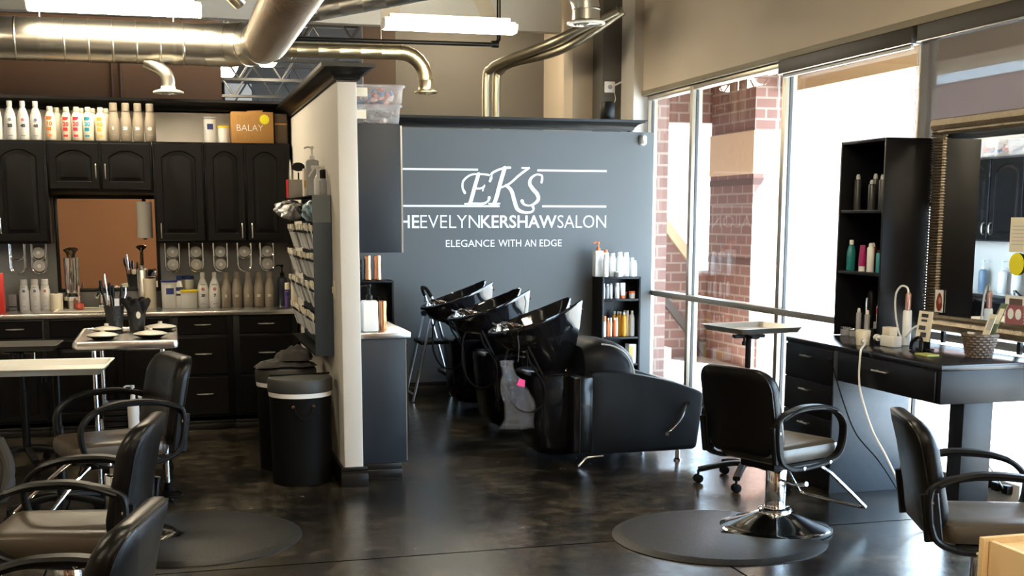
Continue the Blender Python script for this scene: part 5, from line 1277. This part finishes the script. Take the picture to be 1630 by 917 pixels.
for k, yy in enumerate((8.75, 9.35)):
    rk2 = thing('bottle_rack', ('white rack of pump bottles on the wash counter, nearer the partition end','white rack of pump bottles on the wash counter, farther along')[k], 'rack', (1.20, yy, .939)); m = MB()
    for z in (0,.17): m.box(-.045,-.24,z,.045,.24,z+.008)
    for s in (-.24,-.08,.08,.232): m.box(-.045,s,0,.045,s+.008,.178)
    m.build('frame', M_white, rk2)
    for j in range(5): pump_bottle('pump_bottle', 'dark-bodied pump bottle in the white rack %s, place %s from the viewer' % (('nearer the partition end','farther along the counter')[k], ('first','second','third','fourth','fifth')[j]), (1.20, yy-.18+.09*j, .948), .028, .15, basic('smoke', (.14,.13,.13)) if j % 2 else M_white, M_white, ph=.075)
for j, (yy, c, l) in enumerate(((10.55, mat('slate_blue_bottle',(.14,.20,.28),.35), 'slate blue pump bottle on the wash counter'),(10.25, M_white, 'white pump bottle on the wash counter seen in the ribbed mirror'),(10.05, M_white,'white bottle with a brown pump on the wash counter'))): pump_bottle('pump_bottle', l, (1.22, yy, .939), .042, .22, c, M_white if j != 2 else M_plastic, ph=.09)

# ------------------------------------------------------------------ right bookcase contents
BY = 11.12
pump_bottle('pump_bottle', 'white bottle with an orange pump on the right bookcase top', (3.985, BY+.02, 1.1055), .044, .25, M_white, M_orangeL, True, ph=.08)
tall_bottle('shampoo_bottle', 'white bottle with an orange cap second on the right bookcase top', (4.062, BY+.02, 1.1055), .255, .038, M_white, M_orangeL, .86, .75, .9, capr=.018, caph=.10)
for x, y, h, r, l in ((4.03,-.07,.215,.028,'slim white bottle at the front left of the right bookcase top'),(4.115,-.03,.225,.032,'white bottle in the middle left of the right bookcase top'),(4.185,-.04,.235,.034,'white bottle in the middle of the right bookcase top'),(4.255,-.02,.23,.032,'tall white bottle right of the middle of the right bookcase top'),(4.315,-.03,.18,.022,'slim white dropper bottle at the right of the right bookcase top'),(4.35,.0,.15,.024,'short white bottle last on the right bookcase top')):
    tall_bottle('white_bottle', l, (x, BY+y, 1.1055), h, r, M_white, M_white, .86, .6, .95, 'white bottles on the bookcase top', caph=.12)
tub('cream_jar', 'small grey jar in front on the right bookcase top', (4.15, 11.035, 1.1055), .030, .055, M_greyb, M_white, .012)
for x, h, r, b, c, l in ((4.025,.145,.016,M_white,M_white,'slim white tube in the top compartment of the right bookcase'),(4.065,.14,.015,M_greyb,M_white,'slim grey bottle in the top compartment of the right bookcase'),(4.10,.145,.016,M_white,M_greyb,'slim white bottle third in the top compartment'),(4.165,.15,.022,M_white,M_white,'white bottle fourth in the top compartment')):
    tall_bottle('slim_bottle', l, (x, BY-.03, .8955), h, r, b, c, .86, .7, 1.0)
t = thing('tube', 'white tube on an orange cap in the top compartment of the right bookcase', 'tube', (4.222, BY-.03, .8955)); m = MB(); m.loft([[(a_, b_, z) for a_, b_ in rrect(w, d, .008, 3)()] for w, d, z in ((.040,.036,.03),(.044,.03,.08),(.052,.008,.15))]); m.build('tube_body', M_white, t); m = MB(); m.lathe([(.021,0),(.021,.029)], seg=16); m.build('cap', M_orangeL, t)
tub('cream_jar', 'small white jar with an orange lid in the top compartment', (4.315, BY-.04, .8955), .030, .07, M_white, M_orangeL, .022); tub('cream_jar', 'small brown jar beside the orange-lidded jar', (4.265, BY+.03, .8955), .024, .06, basic('tan_jar', (.35,.20,.10)), M_orangeL, .02)
tall_bottle('spray_bottle', 'white spray can with an orange cap in the middle compartment', (4.03, BY-.05, .5305), .20, .019, M_white, M_orangeL, .92, .9, 1.0, capr=.0185, caph=.24)
for i, x in enumerate((4.075,4.105,4.14,4.165)): tall_bottle('serum_bottle', 'slim orange and white bottle, %s of the four in the middle compartment' % ('first','second','third','last')[i], (x, BY-.04+.012*(i%2), .5305), .18, .013, M_orangeL if i % 2 == 0 else M_white, M_white, .8, .6, 1.0)
for i, (x, y) in enumerate(((4.175,.06),(4.20,.03),(4.215,.0),(4.235,-.04))): tall_bottle('amber_bottle', 'amber bottle with a white cap, %s of the amber row' % ('backmost','second from the back','third from the back','front')[i], (x, BY+y, .5305), .235, .024, basic('amber_liquid', (.75,.36,.02)), M_white, .80, .4, 1.0)
for i, (x, y, mm) in enumerate(((4.275,.04,basic('amber_liquid',(0,0,0))),(4.285,.0,M_cream),(4.318,-.04,M_white))): tall_bottle('round_bottle', ('amber bottle beside the white bottles at the right of the middle compartment','cream bottle behind the right white bottle of the middle compartment','white bottle at the right of the middle compartment')[i], (x, BY+y, .5305), .245, .027, mm, M_white, .82, .4, 1.0)
for x0, x1, h, mm, l in ((4.005,4.17,.12,M_white,'low white and tan carton in the lower compartment'),(4.27,4.345,.185,M_white,'upright white carton with an orange picture in the lower compartment')):
    t = thing('carton', l, 'box', ((x0+x1)/2, BY-.05, .2705)); w = (x1-x0)/2; m = MB(); m.box(-w,-.05,0,w,.06,h,bev=.002); m.build('carton', mm, t); m = MB(); m.box(-w*.1 if h < .15 else -w*.9,-.0512,.004,w*.95 if h < .15 else -.0,-.05,h*.9); m.build('printed_panel', M_amber, t)
gb = thing('appliance', 'dark low appliance with a grey top on the floor left of the right bookcase', 'appliance', (3.80, 11.08, 0)); m = MB(); m.box(-.14,-.15,0,.14,.16,.50,bev=.02); m.build('body', M_plastic, gb); m = MB(); m.box(-.142,-.152,.44,.142,.162,.475,bev=.01); m.build('grey_band', M_greyb, gb)

# ------------------------------------------------------------------ display shelf bottles
def spraycan(label, y, x, z, h, r=.022, m1=None, cap=M_lblgrey):
    t = thing('spray_can', label, 'bottle', (x, y, z)); m = MB(); m.lathe([(r*.95,0),(r,.004),(r,h*.82),(r*.8,h*.86)], seg=20); m.build('can', m1 or mat('graphite', (.035,.034,.034), .35) if 'graphite' not in MATS else (m1 or MATS['graphite']), t)
    m = MB(); m.lathe([(r*.62,h*.86),(r*.62,h*.94),(r*.4,h)], seg=14); m.build('nozzle', cap, t); return t
for y, x, h, l in ((7.045,4.27,.225,'graphite spray can alone at the left of the top shelf'),(6.925,4.32,.225,'graphite spray can second on the top shelf, behind the shorter one'),(6.865,4.26,.185,'shorter graphite spray can in front on the top shelf'),(6.78,4.28,.215,'graphite spray can at the right of the top shelf'),(6.765,4.36,.255,'tallest graphite spray can at the back right of the top shelf')): spraycan(l, y, x, 1.7075, h)
S2 = 1.3225
t = tall_bottle('conditioner_bottle', 'teal bottle with a white cap on the middle shelf', (4.27, 7.09, S2), .195, .030, mat('teal_plastic', (.02,.20,.21), .3), M_white, .72, .5, .8, capr=.014, caph=.14)
t = thing('tube', 'magenta tube on a white cap on the middle shelf', 'tube', (4.27, 6.955, S2)); m = MB(); m.loft([[(a_, b_, z) for a_, b_ in rrect(d, w, .008, 3)()] for w, d, z in ((.044,.036,.032),(.05,.03,.09),(.054,.008,.165))]); m.build('tube_body', M_magenta, t); m = MB(); m.lathe([(.022,0),(.022,.031)], seg=16); m.build('cap', M_white, t)
spraycan('orange-red can with a white nozzle on the middle shelf', 6.90, 4.31, S2, .18, .02, basic('brick_red', (.45,.06,.03)), M_white); spraycan('white bottle with a pump top on the middle shelf', 6.845, 4.26, S2, .18, .023, M_white, M_white); spraycan('small teal bottle at the right of the middle shelf', 6.765, 4.27, S2, .14, .018, basic('teal_small', (.02,.26,.30)), M_plastic)
# clutter on the desk inside the display shelf
DZ = .9035
for y, x, h, r, mm, l in ((7.07,4.26,.06,.05,M_greyb,'low round grey jar at the left of the desk clutter'),(6.98,4.25,.055,.03,M_greyb,'small grey jar second in the desk clutter'),(6.86,4.27,.05,.03,M_plastic,'black jar in the desk clutter'),(6.755,4.245,.07,.022,M_plastic,'black nail bottle at the right of the desk clutter')): tub('small_jar', l, (x, y, DZ), r, h, mm, M_chrome if mm is M_greyb else M_plastic, .018)
spraycan('slim clear bottle with a white top in the desk clutter', 6.885, 4.22, DZ, .19, .016, M_greyb, M_white); spraycan('second slim bottle with a white top in the desk clutter', 6.835, 4.25, DZ, .18, .017, M_greyb, M_white)
t = tall_bottle('product_bottle', 'bottle with a red label and black cap on a stand in the desk clutter', (4.30, 6.765, DZ+.11), .14, .026, M_white, M_plastic, .75, .5, 1.0); 
m = MB(); m.box(-.03,-.03,-.11,.03,.03,0,bev=.002); m.build('stand', M_greyb, t); m = MB(); m.lathe([(.0265,.05),(.0265,.085)], seg=20, cap0=False, cap1=False); m.build('label_band', M_red, t)
hd = thing('clipper', 'black clipper with a chrome blade standing in the desk clutter', 'clipper', (4.33, 6.92, DZ)); m = MB(); m.loft([[(a_, b_, z) for a_, b_ in rrect(w, w*1.1, w*.4, 4)()] for w, z in ((.05,0),(.045,.10),(.05,.20),(.045,.28),(.02,.30))]); m.build('body', M_plastic, hd); m = MB(); m.tube(bez([(-.028,0,.14),(-.03,.0,.20),(-.026,.005,.25)],4), .012, 8); m.build('blade', M_chrome, hd)
cd = thing('display_card', 'white printed card leaning at the back of the display shelf', 'card', (4.40, 6.80, DZ)); m = MB(); m.box(-.002,-.10,0,.002,.08,.28); m.build('card', M_signwhite, cd); m = MB(); m.box(-.004,-.09,.235,-.002,.07,.255); m.build('print_line', M_greyb, cd)

# ------------------------------------------------------------------ things along the desk
rc = thing('razor_charger', 'round cream charger pot at the front of the styling desk', 'charger', (4.00, 6.47, DZ)); m = MB(); m.lathe([(.036,0),(.038,.004),(.044,.085),(.042,.092),(.02,.094)], seg=24); m.build('pot', M_cream, rc); m = MB(); m.tube([(-.02,-.035,.035),(-.034,-.075,.035)], .014, 10); m.build('plug_boss', M_white, rc)
m = MB(); m.tube(bez([(-.038,-.09,.035),(-.10,-.18,.020),(-.185,-.285,.006),(-.198,-.30,-.06),(-.198,-.30,-.15),(-.20,-.335,-.25),(-.198,-.46,-.43),(-.195,-.60,-.55),(-.19,-.74,-.69),(-.17,-.84,-.84),(-.10,-.92,-.893),(.05,-1.0,-.896)],8), .006, 8); m.build('cable', M_white, rc)
bc = thing('power_cable', 'thin black cable hanging down beside the desk drawers', 'cable', (3.812, 6.38, 0)); m = MB(); m.tube(bez([(.005,.12,.80),(.0,.08,.75),(.0,-.04,.58),(.0,-.19,.42),(.0,-.43,.31),(.0,-.62,.19),(.01,-.76,.06),(.06,-.85,.006),(.2,-.95,.006)],8), .004, 6); m.build('cord', M_rubber, bc); m = MB(); m.box(-.02,.105,.795,.0,.135,.825,bev=.003); m.build('clip', M_plastic, bc)
ir = thing('curling_iron', 'white and rose-gold curling iron standing in a holder on the desk', 'curling iron', (4.25, 6.40, DZ)); m = MB(); m.lathe([(.024,0),(.026,.004),(.026,.20),(.022,.21)], seg=22); m.build('holder', M_white, ir); m = MB(); m.lathe([(.017,.20),(.017,.30),(.012,.315)], seg=18); m.build('handle', mat('rose_gold', (.55,.33,.28), .25, .8), ir)
m = MB(); m.tube(bez([(0,0,.31),(-.005,.01,.345),(-.02,.05,.35),(-.03,.085,.30),(-.025,.09,.2),(-.01,.075,.09),(-.01,.04,.05),(-.02,-.03,.06),(-.01,-.08,.11),(.01,-.11,.13)],6), .006, 8); m.build('cable', M_white, ir)
ad_ = thing('power_adapter', 'white power adapter block with card label on the desk', 'adapter', (4.12, 6.36, DZ)); m = MB(); m.box(-.03,-.07,0,.03,.07,.065,bev=.006); m.build('block', M_white, ad_); m = MB(); m.box(-.025,-.02,.065,.03,.06,.115,bev=.004); m.build('upper_block', M_warmwhite, ad_); m = MB(); m.tube([(0,.07,.035),(0,.11,.04),(0,.135,.04)], .012, 10); m.lathe([(.02,-.01),(.02,.015)], (0,.145,.04), 12, 'y'); m.build('plug', M_white, ad_)
cs = thing('card_stand', 'black stand holding a cream card with dark lettering on the desk', 'card stand', (4.18, 6.12, DZ)); m = MB(); m.tube(bez([(-.05,-.05,.002),(-.045,-.045,.05),(-.03,0,.075),(-.045,.045,.05),(-.05,.05,.002)],5), .010, 8); m.box(-.02,-.05,0,.04,.05,.012,bev=.004); m.box(.0,-.05,.0,.012,.05,.09,bev=.004); m.build('stand', M_plastic, cs)
m = MB(); m.loft([[(x_+.12*z, y_, z) for x_, y_ in ((-.022,-.07),(-.019,-.07),(-.019,.065),(-.022,.065))] for z in (.055,.225)]); cdo = m.build('card', M_cream, cs)
m = MB(); 
for z0, z1, w0, w1 in ((.19,.21,-.03,.035),(.165,.178,-.025,.03),(.118,.142,-.02,.045),(.078,.105,-.035,.02)): m.loft([[(-.0235+.12*z, y_, z) for y_ in (w0, w1)] + [(-.0230+.12*z, y_, z) for y_ in (w1, w0)] for z in (z0, z1)])
m.build('dark_lettering', M_ink, cs)
sn = thing('sticky_notes', 'yellow-green pad of sticky notes on the front of the desk', 'notepad', (4.04, 5.88, DZ)); m = MB(); m.box(-.038,-.06,0,.038,.06,.010,bev=.001); m.build('top_sheets', basic('note_green', (.42,.45,.10)), sn); m = MB(); m.box(-.0375,-.0595,-.0,.0375,.0595,.004); m.build('lower_sheets', basic('note_dark', (.20,.22,.04)), sn)
bs = thing('wicker_basket', 'small dark wicker basket with leaflets near the mirror', 'basket', (4.27, 5.74, DZ)); m = MB()
for k in range(9):
    z = .006+k*.0145; r = .062+.028*k/8; m.tube([((r+.004*(-1)**(i+k))*cos(2*pi*i/32)*1.0, (r+.004*(-1)**(i+k))*sin(2*pi*i/32)*.95, z) for i in range(32)], .0085, 6, closed=True)
m.build('weave', mat('wicker', (.11,.075,.055), .6), bs); m = MB(); m.lathe([(.058,0),(.06,.004)], seg=24); m.build('base', MATS['wicker'], bs)
for i, (dx, dy, a, l, mm) in enumerate(((-.01,-.01,.35,'cream leaflet leaning out of the wicker basket',M_cream),(.02,.0,.45,'green and grey leaflet behind the cream one in the basket',basic('leaf_green',(.12,.16,.09))),(-.04,.03,-.1,'white card at the front of the wicker basket',M_signwhite))):
    t = thing('leaflet', l, 'leaflet', (4.27+dx, 5.74+dy, DZ+.02)); H = (.22,.28,.115)[i]; m = MB(); m.loft([[(x_+.1*z, y_-a*z, z) for x_, y_ in ((0,-.03),(.002,-.03),(.002,.03),(0,.03))] for z in (.0,H)]); m.build('sheet', mm, t); m = MB(); m.loft([[(-.0012+.1*z, y_-a*z, z) for y_ in (-.025,.015)] + [(-.0008+.1*z, y_-a*z, z) for y_ in (.015,-.025)] for z in (H*.6,H*.9)]); m.build('printed_panel', M_lblgrey if i != 1 else M_cream, t)
# cards tucked in the ribbed mirror
def mcard(label, y, z, w, h, mm, fn=None):
    t = thing('photo_card', label, 'card', (4.524, y, z)); m = MB(); m.box(-.003,-w/2,0,0,w/2,h); m.build('card', mm, t)
    if fn: fn(t)
    return t
def red_head(t):
    m = MB(); m.quad([(-.0035, -.022+.026*cos(a*pi/10)*(1.0 if sin(a*pi/10) > 0 else 1.25), .062+.055*sin(a*pi/10)) for a in range(20)]); m.build('hair_print', basic('auburn', (.28,.05,.02)), t, fix=False)
    m = MB(); m.quad([(-.0040, -.026+.012*cos(a*pi/10), .072+.020*sin(a*pi/10)) for a in range(20)]); m.build('face_print', basic('skin_print', (.62,.40,.30)), t, fix=False)
mcard('small card showing red hair at the lower left corner of the ribbed mirror', 6.505, 1.09, .115, .135, M_signwhite, red_head)
def notice(t):
    m = MB(); m.quad([(-.0035, .0+.062*cos(a*pi/14), -.065+.062*sin(a*pi/14)) for a in range(28)]); m.build('yellow_sticker', MATS['sticker_yellow'], t, fix=False)
    m = MB()
    for k in range(6): m.box(-.0036,-.05,.04+.02*k,-.003,.05,.044+.02*k)
    m.build('print', M_lblgrey, t)
mcard('cream notice with a round yellow sticker on the right of the ribbed mirror', 5.80, 1.47, .14, .19, M_cream, notice)
def goggles(t):
    m = MB()
    for s in (-.032,.032): m.quad([(-.0035, s+.026*cos(a*pi/10), .10+.030*sin(a*pi/10)) for a in range(20)])
    m.build('oval_print', M_signwhite, t, fix=False); m = MB(); m.box(-.0034,-.075,.03,-.003,.075,.15); m.build('pink_panel', basic('dusty_pink', (.32,.10,.12)), t); m = MB(); m.box(-.0036,-.06,.15,-.003,.05,.185); m.build('hair_print', basic('brown_hair', (.10,.06,.045)), t)
mcard('pink card with two white ovals at the lower right of the ribbed mirror', 5.79, 1.03, .17, .20, M_white, goggles)
# power strip by the desk leg
ps = thing('power_strip', 'white power strip with black plugs near the desk leg', 'power strip', (4.50, 5.75, 0)); m = MB(); m.box(-.03,-.16,.0,.03,.16,.20,bev=.008); m.build('strip', M_white, ps)
for k in range(3): m = MB(); m.box(-.07,-.11+.09*k,.14,-.03,-.06+.09*k,.19,bev=.006); m.build('plug', M_plastic, ps)
m = MB(); m.tube(bez([(-.06,-.08,.16),(-.12,-.05,.26),(-.10,.05,.32),(-.02,.10,.40)],5), .004, 6); m.build('lead', M_lblgrey, ps)
